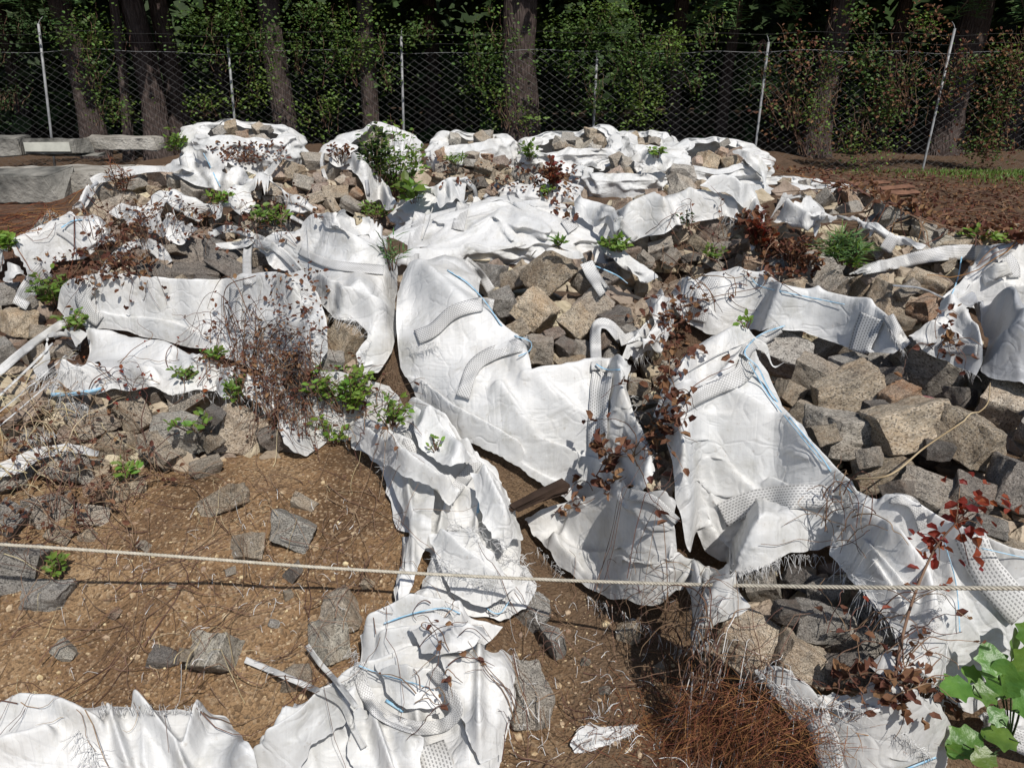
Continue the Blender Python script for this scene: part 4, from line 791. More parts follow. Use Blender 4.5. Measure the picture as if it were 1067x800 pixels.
# ---- front centre
b = cloth(puff=.035, pw=.08, label='stained white sheet folded on the ground below the centre sack, rope crossing it', poly=[(546,542),(562,536),(600,534),(630,526),(655,514),(690,524),(704,540),(700,566),(706,590),(722,604),(745,600),(770,616),(782,630),(768,645),(748,660),(730,676),(712,676),(694,664),(665,648),(640,636),(612,622),(590,604),(572,584),(556,562)], folds=[([(552,548),(600,548),(640,560)], 7, .05), ([(600,560),(650,545),(700,548)], 12, .06), ([(560,565),(600,605)], 5, .05), ([(640,610),(720,650)], 8, .05), ([(700,580),(690,640)], 5, .04), ([(720,620),(765,630)],5,.04)], slack=1.07, mat='fabric_dull')
strip(b, [(655,516),(680,522),(706,544)], 12, wid2=8); threads(b, [(612,622),(665,648),(712,678),(740,668)], 12, (.1, 1), 70); threads(b, [(560,570),(590,600)], 10, (-.7, .7), 30)
b = cloth(puff=.035, pw=.08, label='shredded white rags twisting down past the rope, left of the dark gap', poly=[(356,452),(375,448),(400,458),(418,436),(432,428),(460,438),(478,462),(500,480),(520,500),(530,532),(545,560),(542,590),(560,612),(548,634),(520,650),(492,640),(470,632),(448,650),(428,655),(432,630),(448,604),(450,572),(434,580),(424,620),(416,644),(412,628),(418,590),(426,560),(414,552),(408,525),(398,500),(386,488),(368,474)],
  folds=[([(365,455),(430,490),(470,530)], 5, .06), ([(400,470),(455,510),(500,545)], 4, .05), ([(425,440),(480,480),(520,520)], 8, .06), ([(410,495),(432,560),(420,620)], 5, .04), ([(440,560),(480,600),(530,620)], 5, .05), ([(515,510),(540,580)], 5, .06), ([(470,520),(450,600)], 4, .05), ([(500,540),(490,620)], 4, .05)], slack=1.10, rag=4)
strip(b, [(440,440),(430,455),(424,474)], 16); strip(b, [(498,480),(480,505),(468,520)], 12, 'web', arch=.02); strip(b, [(503,490),(501,515),(498,535)], 2.6, 'blue', 'blue_stripe'); strip(b, [(500,600),(514,620),(520,640)], 18)
strip(b, [(424,560),(422,600),(416,642)], 9, 'fabric', 'torn_strip'); strip(b, [(492,610),(505,632),(520,640),(532,625)], 1.2, 'blue', 'seam_thread')
rg_ = b
for fp, fl in (([(408,500),(430,492),(452,512),(448,560),(432,600),(424,640),(414,640),(420,590),(426,556)], [([(425,505),(432,600)],4,.04)]), ([(432,432),(458,438),(480,462),(500,490),(470,500),(445,480),(432,458)], [([(440,445),(485,490)],5,.05)]), ([(490,500),(515,505),(535,535),(545,570),(525,590),(505,560)], [([(505,510),(530,580)],4,.05)]),
               ([(448,560),(490,552),(520,590),(540,615),(505,640),(470,620)], [([(460,570),(520,620)],5,.05)]), ([(358,452),(400,462),(440,482),(480,520),(470,534),(425,505),(390,485)], [([(370,458),(470,525)],4,.06)])):
    cloth(None, fp, name='fabric_flap', parent=rg_, rag=3.2, puff=.02, pw=.04, slack=1.1, folds=fl, lift=.014)
b = rg_
threads(b, [(470,545),(500,560),(540,580)], 22, (-.4, 1), 90, spread=1.2, curl=.6); threads(b, [(450,580),(480,600),(520,610)], 20, (-.6, .8), 90, spread=1.2, curl=.6); threads(b, [(400,490),(430,430)], 10, (-1, .5), 20); threads(b, [(540,580),(555,620)], 14, (.9, .3), 40, spread=.9)
lo = cloth(puff=.035, pw=.08, label='white torn sheet spread at the bottom centre, a coiled webbing strap on it', poly=[(376,672),(400,656),(430,640),(455,636),(480,646),(505,650),(524,662),(502,684),(534,690),(537,730),(530,764),(520,800),(514,835),(265,835),(260,792),(288,765),(320,744),(352,716),(375,704)],
  folds=[([(385,680),(440,655),(480,650)], 6, .06), ([(300,760),(370,720),(430,700)], 7, .05), ([(430,700),(440,800)], 7, .04), ([(280,790),(350,770)], 8, .04), ([(500,690),(520,780)], 6, .03), ([(400,690),(480,680)],5,.05)], slack=1.08, rag=2.5)
strip(lo, [(458,634),(470,655),(490,675),(505,680)], 13, arch=.03); strip(lo, [(448,776),(456,800),(462,830)], 30)
strip(lo, [(374,694),(400,704),(430,712),(452,720)], 1.2, 'blue', 'seam_thread'); strip(lo, [(400,650),(430,640),(462,634),(480,640)], 1.4, 'blue', 'seam_thread'); strip(lo, [(402,730),(420,742)], 3, 'blue', 'seam_thread')
threads(lo, [(372,676),(378,704)], 14, (-.6, .6), 50); threads(lo, [(330,740),(376,704)], 14, (-.5, -.4), 40, spread=1); threads(lo, [(440,660),(500,670)], 18, (.2, .8), 60, spread=1.2, curl=.6)
for fp, fl in (([(262,796),(300,752),(345,722),(372,728),(360,760),(330,790),(300,835),(262,835)], [([(285,800),(350,740)],5,.04)]), ([(392,690),(430,676),(470,690),(482,720),(455,742),(420,736),(398,716)], [([(400,705),(470,715)],5,.04)]), ([(462,690),(500,684),(535,690),(534,735),(525,790),(500,800),(480,760),(466,720)], [([(500,690),(500,790)],5,.04)]),
               ([(372,742),(410,752),(440,775),(436,830),(380,835),(362,790)], [([(390,760),(410,820)],5,.05)]), ([(425,655),(455,640),(500,655),(512,668),(480,690),(440,684)], [([(430,665),(500,668)],4,.04)])):
    f = cloth(None, fp, name='fabric_flap', parent=lo, rag=3.4, puff=.02, pw=.04, slack=1.1, folds=fl, lift=.014); threads(f, [fp[0], fp[1], fp[2]], 10, (-.5, -.6), 26, spread=1)
strip(lo, [(376,690),(378,715),(395,742),(430,758),(462,756),(476,740),(464,716),(450,698)], 13); strip(lo, [(374,694),(400,704),(430,712),(452,720)], 1.2, 'blue', 'seam_thread')
strip(lo, [(256,690),(290,704),(330,722),(356,736),(368,760),(380,782)], 7, 'fabric', 'torn_strip', off=.02); strip(lo, [(320,675),(334,694),(352,714),(372,740)], 6, 'fabric', 'torn_strip', off=.02)
b = cloth(puff=.035, pw=.08, label='white sheets bunched along the bottom left edge, a frayed hole at their left', poly=[(-45,768),(0,756),(40,750),(90,748),(110,742),(160,746),(200,744),(235,752),(250,768),(266,792),(275,835),(-45,835)], folds=[([(0,765),(60,760),(110,780)], 9, .05), ([(150,755),(190,800),(200,830)], 7, .06), ([(215,750),(200,800)], 6, .06), ([(120,760),(140,820)], 6, .04), ([(60,790),(0,810)], 7, .04)], slack=1.07, mat='fabric')
threads(b, [(100,744),(160,746),(210,744)], 12, (.1, -1), 70); threads(b, [(80,760),(100,790),(85,810)], 22, (.1, 1), 60, spread=.8)
b = cloth(puff=.035, pw=.08, label='grimy torn white scrap below the two tan cobbles, bottom right', poly=[(786,702),(805,700),(830,726),(860,736),(900,746),(950,752),(984,768),(985,800),(975,835),(885,835),(858,800),(838,774),(815,752),(800,726)], folds=[([(800,710),(850,760),(900,780)], 6, .05), ([(900,750),(960,790)], 7, .05)], slack=1.08, rag=4, mat='fabric_dull')
strip(b, [(850,745),(862,780),(870,830)], 26); threads(b, [(790,705),(830,730),(900,746)], 16, (0, 1), 90, spread=1.4, curl=.6); threads(b, [(940,765),(970,790)], 14, (.1, 1), 40); strip(b, [(935,806),(975,790)], 2.5, 'blue', 'seam_thread')
b = cloth(puff=.035, pw=.08, label='small shredded white scrap alone on the dark soil, bottom centre right', poly=[(594,774),(603,760),(614,750),(625,756),(645,754),(668,752),(660,764),(640,772),(615,780),(600,782)], rag=2.5, slack=1.1, folds=[([(600,775),(660,757)], 3, .03)])
threads(b, [(660,758),(640,768),(600,778)], 12, (.3, .6), 30, spread=1); threads(b, [(618,750),(634,742)], 16, (.3, -1), 16, spread=1)
b = cloth(puff=.035, pw=.08, label='webbing-covered sack corner at the lower right edge beside the lobed green leaves', poly=[(1016,752),(1040,748),(1067,752),(1110,760),(1110,800),(1067,792),(1040,778)], rag=1.5)
strip(b, [(1024,756),(1060,772),(1100,786)], 22)
b = cloth(puff=.035, pw=.08, label='scrap of white fabric peeking between the stones of the mid-right heap', poly=[(884,290),(898,282),(906,290),(902,298),(888,300)], rag=1)
b = cloth(puff=.035, pw=.08, label='bunched grey-white rag in the front gap beneath the broad right sack', poly=[(900,690),(925,676),(960,672),(970,690),(955,700),(920,706)], mat='fabric_dull', rag=3)

# ------------------------------------------------------------------ ground sheet (structure)
nx = np.concatenate([-np.geomspace(120, 5.2, 30), np.arange(-5.0, 6.5, .03), np.geomspace(6.7, 120, 30)])
ny = np.concatenate([-np.geomspace(60, 1, 12), np.arange(-.6, .25, .12), np.arange(.3, 11.2, .03), np.geomspace(11.3, 200, 34)])
A, B = np.meshgrid(nx, ny, indexing='ij')
inside = (A > X0 + .05) & (A < X1 - .05) & (B > Y0 + .02) & (B < Y1 - .05)
Z = np.where(inside, hat(A, B, BASE), ground_z(A, B))
Z = Z + .014 * fbm(A * 17, B * 17, 3, 77) * (inside)
nX, nY = A.shape; V = np.stack([A, B, Z], -1).reshape(-1, 3)
ii = (np.arange(nX - 1)[:, None] * nY + np.arange(nY - 1)[None]).ravel(); F = np.stack([ii, ii + nY, ii + nY + 1, ii + 1], 1)
tag(mesh_obj('ground', V, F, MAT['soil'], origin=(0, 0, 0)), 'brown sandy soil rising into the rubble heap', kind='structure')

# ------------------------------------------------------------------ stone labels
from collections import defaultdict
zs = defaultdict(list)
for s in STONES: zs[s[5]].append(s)
ORD = ['leftmost', 'second', 'third', 'fourth', 'fifth', 'sixth', 'seventh', 'eighth', 'ninth', 'tenth']
for z, L in zs.items():
    L = sorted(L, key=lambda s: s[2]); nr = max(1, min(4, round(len(L) / 5.5))); k = math.ceil(len(L) / nr)
    rows = [L[i:i + k] for i in range(0, len(L), k)]
    names = {1: ['only'], 2: ['upper', 'lower'], 3: ['top', 'middle', 'bottom'], 4: ['top', 'second', 'third', 'bottom'], 5: ['top', 'second', 'third', 'fourth', 'bottom']}[len(rows)]
    for nm, row in zip(names, rows):
        row = sorted(row, key=lambda s: s[1])
        for q, s in enumerate(row):
            o = s[0]; sz = 'small ' if s[3] < 18 else ('large ' if s[3] > 50 else '')
            pos = 'leftmost' if q == 0 else ('rightmost' if q == len(row) - 1 else ORD[min(q, 9)] + ' from left')
            rw = '' if nm == 'only' else f'{nm} row of '
            tag(o, f'{sz}{SHADE[s[4]]} cobble, {pos}, {rw}{ZN[z]}', 'cobblestone', 'granite cobbles of the heap')


# ------------------------------------------------------------------ vegetation helpers
def leaf_tpl(kind):
    if kind == 'oval': V = [(0, 0, 0), (.28, .22, .06), (.30, .62, .05), (0, 1, -.06), (-.30, .62, .05), (-.28, .22, .06), (0, .45, 0)]; F = [[0, 1, 6], [1, 2, 6], [2, 3, 6], [3, 4, 6], [4, 5, 6], [5, 0, 6]]
    elif kind == 'curl': V = [(0, 0, 0), (.32, .3, .22), (.22, .75, .34), (0, 1, .1), (-.26, .7, .30), (-.30, .25, .2), (0, .5, 0)]; F = [[0, 1, 6], [1, 2, 6], [2, 3, 6], [3, 4, 6], [4, 5, 6], [5, 0, 6]]
    elif kind == 'thin': V = [(-.05, 0, 0), (.05, 0, 0), (.06, .5, .06), (0, 1, 0), (-.06, .5, .06)]; F = [[0, 1, 2, 4], [4, 2, 3]]
    elif kind == 'lobed':
        V = [(0, 0, 0), (.12, .18, .03), (.36, .22, .05), (.20, .40, .03), (.48, .58, .02), (.22, .62, .03), (.20, .86, 0), (0, 1, -.05), (-.20, .86, 0), (-.22, .62, .03), (-.48, .58, .02), (-.20, .40, .03), (-.36, .22, .05), (-.12, .18, .03), (0, .5, -.02)]
        F = [[i, i + 1, 14] for i in range(13)] + [[13, 0, 14]]
    return np.array(V, float), F
def leaves(C, size, kind='oval', up=.5, r=None, dirs=None, wid=1.0):
    """many leaf blades: centres, sizes -> one vertex and face list"""
    r = r or RG(len(C)); T, F = leaf_tpl(kind); n = len(C)
    sz = size * r.uniform(.6, 1.3, n)
    a = r.uniform(0, 2 * math.pi, n); el = r.uniform(-.7, .9, n)
    Y = np.stack([np.cos(a) * np.cos(el), np.sin(a) * np.cos(el), np.sin(el)], 1) if dirs is None else dirs / (np.linalg.norm(dirs, axis=1, keepdims=True) + 1e-9)
    N = r.normal(0, 1, (n, 3)); N[:, 2] = np.abs(N[:, 2]) + up * 2; N[:, 1] -= up
    X = np.cross(Y, N); X /= np.linalg.norm(X, axis=1, keepdims=True) + 1e-9; Zv = np.cross(X, Y)
    V = C[:, None] + sz[:, None, None] * (T[None, :, 0, None] * wid * X[:, None] + T[None, :, 1, None] * Y[:, None] + T[None, :, 2, None] * Zv[:, None])
    m = len(T); FF = [[k + i * m for k in f] for i in range(n) for f in F]
    return V.reshape(-1, 3), FF
def PYv(px, py, y):
    d = rays(px, py); t = y / d[..., 1]; q = d * t[..., None] if np.ndim(px) else d * t
    return q + np.array([0, 0, CAMZ])
def Hit(px, py):
    q, t = unproj(np.array([float(px)]), np.array([float(py)])); return q[0], t[0]
def foliage(o, C, size, mat, kind='oval', name='foliage', **k):
    V, F = leaves(np.asarray(C), size, kind, **k); return mesh_obj(name, V, F, MAT[mat], o, smooth=False)

# ------------------------------------------------------------------ fence
FY = 11.2
fence = empty('chain_link_fence', (0, FY, 0)); tag(fence, 'rusty grey chain-link fence with leaning posts and barbed wire along the dark wood', 'fence')
posts = [((-150, 20), (-132, 137)), ((40, 25), (53, 137)), ((237, 41), (245, 132)), ((418, 37), (421, 150)), ((622, 62), (618, 138)), ((801, 44), (786, 162)), ((995, 30), (961, 178)), ((1190, 25), (1140, 180))]
for (ax, ay), (bx, by) in posts:
    a = PYv(ax, ay, FY); b = PYv(bx, by, FY); k = (a[2] + .12) / max(.05, a[2] - b[2]); c = a + (b - a) * k
    mb = MB(); mb.tube(np.array([c, b, a]), .017, .017, 10); mb.obj('post', MAT['steel'], fence)
    mb = MB(); e = (a - c) / np.linalg.norm(a - c); mb.tube(np.array([a, a + e * .05 + [0, .05, 0], a + e * .09 + [0, .12, 0]]), .006, .004, 5); mb.obj('barbed_wire_arm', MAT['steel'], fence)
ztop = PYv(533, 53, FY)[2]; xs = np.arange(-9.3, 9.6, .072); rowh = .048; nz = int(ztop / rowh) + 1
VV, FFc, n0 = [], [], 0
zz = np.arange(nz) * rowh; sag = lambda x: .02 * np.sin(x * 1.9) + .012 * np.sin(x * 5.1)
for i, x in enumerate(xs):
    off = np.where((np.arange(nz) + i) % 2 == 0, -.036, .036) ; px_ = x + off + .01 * np.sin(zz * 3 + x); py_ = FY + .012 * (np.arange(nz) % 2) + .03 * np.sin(x * 2.1 + zz * 2) - .01
    pz = zz * (1 + sag(x) / ztop); r_ = .0008
    pts = np.stack([px_, py_, pz], 1); ring = np.array([[r_, 0, r_], [-r_, 0, r_], [0, -r_, -r_]]) * 1.0
    V = (pts[:, None] + ring[None]).reshape(-1, 3); VV.append(V)
    FFc += [[n0 + k * 3 + q, n0 + k * 3 + (q + 1) % 3, n0 + (k + 1) * 3 + (q + 1) % 3, n0 + (k + 1) * 3 + q] for k in range(nz - 1) for q in range(3)]; n0 += len(V)
mo = mesh_obj('wire_mesh', np.concatenate(VV), FFc, MAT['wire'], fence, smooth=False)
for k, (z, nm) in enumerate(((ztop, 'tension_wire'), (ztop + .11, 'barbed_wire'), (ztop + .22, 'barbed_wire'))):
    x_ = np.linspace(-9.3, 9.6, 130); mb = MB(); mb.tube(np.stack([x_, np.full(130, FY - .02 - .08 * k), z + sag(x_) - .02 * np.abs(np.sin(x_ * 1.15))], 1),   .0028 if k == 0 else .0010, None, 4)
    if k:
        for q in range(1, 130, 3): mb.tube(np.array([[x_[q], FY - .02 - .08 * k, z + sag(x_[q]) - .03], [x_[q] + .01, FY - .02 - .08 * k, z + sag(x_[q]) + .012]]), .0015, None, 3)
    mb.obj(nm, MAT['steel'] if k == 0 else MAT['wire'], fence)

# ------------------------------------------------------------------ trees of the wood
def tree(px, wpx, y, label, lean=0, crown=True, h=9.0, mat='leafdark', cz=4.2, cat='tree', n=1500):
    b = PYv(px, 140, y); x = b[0]; dep = y / math.cos(R(8)); rad = wpx * dep / FPX / 2; r = RG(int(px * 3 + y * 10))
    t = empty('pine_tree', (x, y, 0)); tag(t, label, cat, 'trees of the dark wood behind the fence')
    zz = np.linspace(-.1, h, 26); ww = np.array([[x + lean * z + .03 * math.sin(z * 1.3 + px), y + .02 * math.sin(z * 2), z] for z in zz]); k = 18; V = []
    for i, c in enumerate(ww):
        rr = rad * (1 + .35 * math.exp(-zz[i] * 2.2)) * (1 - .5 * i / 26)
        for q in range(k):
            an = 2 * math.pi * q / k; f = 1 + .09 * math.sin(q * 5.3 + i * .9) + r.normal(0, .03); V.append(c + np.array([math.cos(an), math.sin(an), 0]) * rr * f)
    F = [[i * k + q, i * k + (q + 1) % k, (i + 1) * k + (q + 1) % k, (i + 1) * k + q] for i in range(25) for q in range(k)]
    mesh_obj('trunk', V, F, MAT['bark'], t)
    lm = MB(); C = []
    for q in range(11):
        z0 = r.uniform(cz, h - .5); an = r.uniform(0, 6.28); L = r.uniform(1.2, 2.6); p0 = np.array([x + lean * z0, y, z0]); p1 = p0 + [math.cos(an) * L, math.sin(an) * L, r.uniform(-.5, .6)]
        lm.tube(crom([p0, (p0 + p1) / 2 + [0, 0, .2], p1], 6), .04, .01, 5)
        for _ in range(n // 11):
            u = r.uniform(.25, 1.1); C.append(p0 + (p1 - p0) * u + r.normal(0, .34, 3))
    if crown:
        lm.obj('limbs', MAT['bark'], t); foliage(t, C, .16, mat, name='crown', r=r)
    return t
tl = [(95, 22, 12.8, 'vine-clad trunk behind the fence at far left'), (131, 9, 12.4, 'thin leaning pole of a trunk left of the twin trunks', .09), (163, 23, 12.6, 'thicker left one of the twin pine trunks at the left'), (188, 19, 13.0, 'slimmer right one of the twin pine trunks at the left'),
      (298, 22, 12.3, 'straight brown trunk right of the second white post'), (388, 16, 12.5, 'narrow trunk just left of the middle white post'), (543, 34, 12.2, 'broadest pine trunk, behind the fence at the centre'), (853, 24, 12.9, 'trunk wrapped in vines right of the thin grey post'), (985, 30, 13.2, 'wide shaded trunk behind the leaning right post'),
      (30, 14, 15.5, 'dim trunk deep in the wood at the far left edge'), (238, 13, 15.2, 'dim trunk deep in the wood behind the second post'), (452, 15, 15.8, 'dim trunk deep in the wood right of the middle post'), (700, 14, 14.8, 'dim trunk deep in the wood right of centre'), (752, 11, 14.2, 'thin dim trunk left of the thin grey post'), (915, 13, 15.0, 'dim trunk among the vines at the right'), (1050, 18, 14.5, 'dim trunk at the far right edge'),
      (-120, 24, 13, 'trunk beyond the left edge'), (1180, 24, 13, 'trunk beyond the right edge')]
for a in tl: tree(a[0], a[1], a[2], a[3], a[4] if len(a) > 4 else 0)
r = RG(5)
# the far wood: shadowed understory and canopy that read as one mass
def mass(name, label, C, size, mat, chunk=None):
    V, F = leaves(C, size, r=RG(len(C)), wid=1.2); return tag(mesh_obj(name, V, F, MAT[mat], origin=(0, 12, 0), smooth=False), label, kind='stuff')
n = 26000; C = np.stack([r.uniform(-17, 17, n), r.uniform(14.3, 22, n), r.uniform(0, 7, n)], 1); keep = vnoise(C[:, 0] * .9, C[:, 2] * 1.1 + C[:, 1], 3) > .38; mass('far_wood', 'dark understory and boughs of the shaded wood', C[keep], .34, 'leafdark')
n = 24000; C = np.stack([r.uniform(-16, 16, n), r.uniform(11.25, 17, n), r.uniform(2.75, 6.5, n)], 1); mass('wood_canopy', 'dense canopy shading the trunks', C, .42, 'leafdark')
mb = MB(); m_ = 60; zc = 10
xw = np.linspace(-26, 26, m_); V = []
for i in range(m_):
    for k in range(zc): V.append([xw[i], 24 + 1.2 * math.sin(i * 1.3 + k) + (k / zc) * 1.5, k * 1.4 - .2])
F = [[i * zc + k, (i + 1) * zc + k, (i + 1) * zc + k + 1, i * zc + k + 1] for i in range(m_ - 1) for k in range(zc - 1)]
o = mesh_obj('distant_thicket', V, F, MAT['leafdark'], origin=(0, 24, 0)); md = o.modifiers.new('s', 'SOLIDIFY'); md.thickness = 1.5; tag(o, 'dark distant thicket closing the wood', kind='stuff')

# ------------------------------------------------------------------ vines on the fence
def vine(label, blobs, n, size=.048, mat='vine', dead=0, y=FY - .06, twigs=30, tw='twig', depth=.22, name='climbing_vine', cat='vine'):
    r = RG(int(blobs[0][0] * 3 + n)); q0 = PYv(blobs[0][0], 150, y); t = empty(name, (q0[0], y, 0)); tag(t, label, cat, 'vines climbing the fence')
    C = []; area = sum(b[2] * b[3] for b in blobs)
    for bx, by, rx, ry in blobs:
        m = max(6, int(n * rx * ry / area)); m = int(m * 2.6); k = max(2, m // 16)
        nc = max(2, k // 5); sx0 = bx + rx * r.normal(0, .6, nc); sy0 = by - ry * r.uniform(.2, 1.0, nc); ci = r.integers(0, nc, k); ck = r.uniform(0, 1, k) ** .8
        cx = sx0[ci] + np.sin(ck * 5 + ci) * rx * .14; cy = sy0[ci] + ck * ry * 1.7 * (.5 + .5 * np.sin(ci * 2.3) ** 2)
        j = r.integers(0, k, m); px = cx[j] + r.normal(0, 1, m) * r.choice([4, 9, 16], m); py = cy[j] + r.normal(0, 1, m) * r.choice([4, 8, 14], m)
        q = PYv(px, py, y); q[:, 1] += r.uniform(-.10, depth, m); q[:, 2] = np.maximum(q[:, 2], .02); C.append(q)
    C = np.concatenate(C); mb = MB()
    for _ in range(twigs):
        b = blobs[r.integers(len(blobs))]; p = np.array([b[0] + r.normal(0, b[2] * .4), b[1] + b[3] * r.uniform(.3, 1.2)]); pts = []; a = -math.pi / 2 + r.normal(0, .4)
        for s_ in range(12):
            qq = PYv(p[0], p[1], y + .03 * math.sin(s_)); qq[2] = max(qq[2], 0.0); pts.append(qq); a += r.normal(0, .35); a += .25 * (-math.pi / 2 - a); p = p + np.array([math.cos(a), math.sin(a)]) * b[3] * r.uniform(.10, .2)
        mb.tube(crom(pts, 26), .0045, .002, 3)
    mb.obj('stems', MAT[tw], t); h = int(len(C) * .72)
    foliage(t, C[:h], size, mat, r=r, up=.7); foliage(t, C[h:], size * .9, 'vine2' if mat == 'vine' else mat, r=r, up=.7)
    if dead: 
        k = int(n * dead); j = r.integers(0, len(C), k); foliage(t, C[j] + r.normal(0, .12, (k, 3)), size * 1.1, 'dead', 'curl', name='dead_leaves', r=r)
    return t
vine('sparse green creeper low at the left end of the fence', [(12, 105, 18, 12), (18, 30, 30, 14), (0, 60, 10, 8)], 300, .045, 'leafdark')
vine('green creeper covering the vine-clad far-left trunk', [(88, 30, 20, 22), (95, 70, 10, 30), (115, 115, 18, 14), (110, 45, 20, 10)], 460)
vine('leafy creeper hanging round the second white post', [(215, 25, 26, 22), (245, 12, 24, 12), (262, 40, 24, 26), (228, 60, 10, 14), (245, 105, 8, 10), (268, 85, 14, 22), (215, 110, 14, 12)], 900)
vine('creeper curtain around the straight brown trunk', [(320, 20, 24, 18), (345, 55, 28, 30), (312, 55, 8, 22), (355, 20, 22, 12), (340, 115, 16, 20), (325, 125, 12, 10)], 800)
vine('creeper tuft at the top of the middle white post', [(430, 35, 20, 10), (448, 32, 16, 8), (395, 50, 14, 20), (405, 80, 8, 16), (372, 60, 10, 26)], 420)
vine('creeper draped over the left flank of the broadest trunk', [(505, 70, 16, 26), (520, 40, 14, 20), (498, 55, 10, 30), (528, 110, 14, 24), (545, 130, 14, 12), (510, 10, 8, 6)], 560)
vine('largest green creeper mass right of the broadest trunk', [(600, 30, 28, 16), (640, 25, 36, 22), (655, 60, 34, 26), (590, 60, 18, 20), (620, 95, 10, 20), (672, 100, 16, 34), (640, 10, 22, 8), (690, 45, 18, 20)], 1700)
vine('thin creeper and weeds left of the thin grey post', [(735, 40, 12, 12), (725, 85, 14, 10), (745, 20, 10, 8), (800, 72, 9, 6)], 150)
vine('green and brown creeper tangle over the vine-wrapped trunk', [(880, 22, 26, 10), (900, 60, 26, 26), (860, 70, 14, 20), (925, 100, 22, 26), (905, 130, 20, 22), (860, 110, 18, 30), (925, 155, 16, 12), (880, 150, 18, 14)], 900, dead=.5, twigs=60)
vine('brown dead creeper thicket with few green leaves right of the leaning post', [(1010, 60, 34, 20), (1040, 110, 30, 40), (985, 80, 10, 30), (1030, 150, 34, 16), (1060, 60, 20, 30), (960, 30, 34, 10)], 620, dead=1.6, twigs=70)
vine('reddish dry creeper between the thin grey post and the green tangle', [(825, 110, 24, 30), (830, 60, 18, 30), (945, 90, 20, 40), (850, 150, 24, 16)], 160, dead=2.6, twigs=60)
# pine boughs with needles hanging in from above
def bough(label, px, py, y, L, n=500):
    r = RG(int(px)); q0 = PYv(px, py, y); t = empty('pine_bough', q0); tag(t, label, 'pine bough', 'pine boughs above the fence'); mb = MB(); C = []; D = []
    for k in range(7):
        a = r.uniform(0, 6.28); e = q0 + np.array([math.cos(a) * L, math.sin(a) * L * .5, r.uniform(-.35, .1)]); st = q0 + np.array([0, .2, .5]); pts = crom([st, (st + e) / 2 + [0, 0, .1], e], 8); mb.tube(pts, .012, .004, 4)
        for _ in range(n // 7):
            u = r.uniform(.35, 1); c = st + (e - st) * u; C.append(c); d = r.normal(0, 1, 3); d[2] = abs(d[2]) * .4 - .2; D.append(d)
    mb.obj('stems', MAT['twig'], t); foliage(t, C, .20, 'needle_green', 'thin', name='needles', dirs=np.array(D), r=r, wid=.5); return t
bough('needle-covered bough hanging in at the top left corner', 30, 6, 11.8, .6); bough('needle-covered bough above the large green creeper, right of centre', 775, 8, 12.3, .8, 900); bough('needle-covered bough above the leaning post, top right', 1045, 10, 12.2, .7, 800); bough('drooping needle bough by the thin grey post', 795, 78, 12.6, .35, 400); bough('small needle bough behind the left of the large creeper', 695, 70, 12.5, .35, 400)

# ------------------------------------------------------------------ grass along the fence foot
n = 6000; gxp = r.uniform(740, 1140, n); gyp = 161 + (gxp - 800) * .07 + np.abs(r.normal(0, 6, n)); q, t_ = unproj(gxp, gyp); q = q[(q[:, 1] < 11.1) & (q[:, 1] > 8.9) & (q[:, 2] < .25)]
dr = r.normal(0, .5, (len(q), 3)); dr[:, 2] = 1
V, F = leaves(q, .065, 'thin', dirs=dr, r=r, wid=1.4); tag(mesh_obj('fence_foot_grass', V, F, MAT['leaf'], smooth=False), 'strip of green grass along the foot of the fence', kind='stuff')

# ------------------------------------------------------------------ slabs behind the heap at left
def slab(name, label, c0, c1, h, mat, z0=0, dep=.5, yaw=0, cat='concrete slab', group=None, tilt=0, jag=.02):
    r = random.Random(int(c0[0] * 10)); bm = bmesh.new(); bmesh.ops.create_cube(bm, size=1); L = math.hypot(c1[0] - c0[0], c1[1] - c0[1]); a = math.atan2(c1[1] - c0[1], c1[0] - c0[0])
    for v in bm.verts: v.co = Vector((v.co.x * L + r.uniform(-jag, jag) * 3, v.co.y * dep + r.uniform(-jag, jag), (v.co.z + .5) * h + r.uniform(-jag, jag)))
    bmesh.ops.bevel(bm, geom=bm.edges[:], offset=.012, segments=2, affect='EDGES')
    bmesh.ops.triangulate(bm, faces=bm.faces[:])
    for _ in range(5): bmesh.ops.subdivide_edges(bm, edges=[e for e in bm.edges if e.calc_length() > .12], cuts=1)
    bmesh.ops.triangulate(bm, faces=bm.faces[:])
    bm.normal_update()
    for v in bm.verts: v.co += v.normal * mnoise.fractal(v.co * 5, .7, 2, 4) * .018
    me = bpy.data.meshes.new(name); bm.to_mesh(me); bm.free(); me.materials.append(MAT[mat]); me.polygons.foreach_set('use_smooth', np.ones(len(me.polygons), bool)); me.set_sharp_from_angle(angle=R(35))
    o = bpy.data.objects.new(name, me); COL.objects.link(o); o.location = ((c0[0] + c1[0]) / 2, (c0[1] + c1[1]) / 2, z0); o.rotation_euler = (tilt, 0, a + yaw); return tag(o, label, cat, group)
def at(px, py, z): return P(px, py, z)
a_ = at(-40, 183, .30); b_ = at(205, 168, .30)
a_ = at(-60, 184, .30); b_ = at(216, 178, .30)
slab('concrete_slab', 'long pale concrete slab lying flat behind the far-left heap', a_[:2] + [0, .35], b_[:2] + [0, .35], .30, 'concrete', dep=.75)
y0 = a_[1] + .45
def blk(px0, px1, pyb, z0, h, dep, mat, label, name='concrete_block', **k):
    p0 = at(px0, pyb, z0); p1 = at(px1, pyb, z0); return slab(name, label, p0[:2] + [0, dep / 2], p1[:2] + [0, dep / 2], h, mat, z0=z0, dep=dep, cat='concrete block', **k)
blk(-30, 24, 164, .302, .25, .35, 'concrete_dark', 'dark blackened concrete block at the left end on the slab')
bk = blk(27, 82, 163, .33, .20, .3, 'concrete_dark', 'dark concrete block with a pale inset panel, on the slab', tilt=-.06)
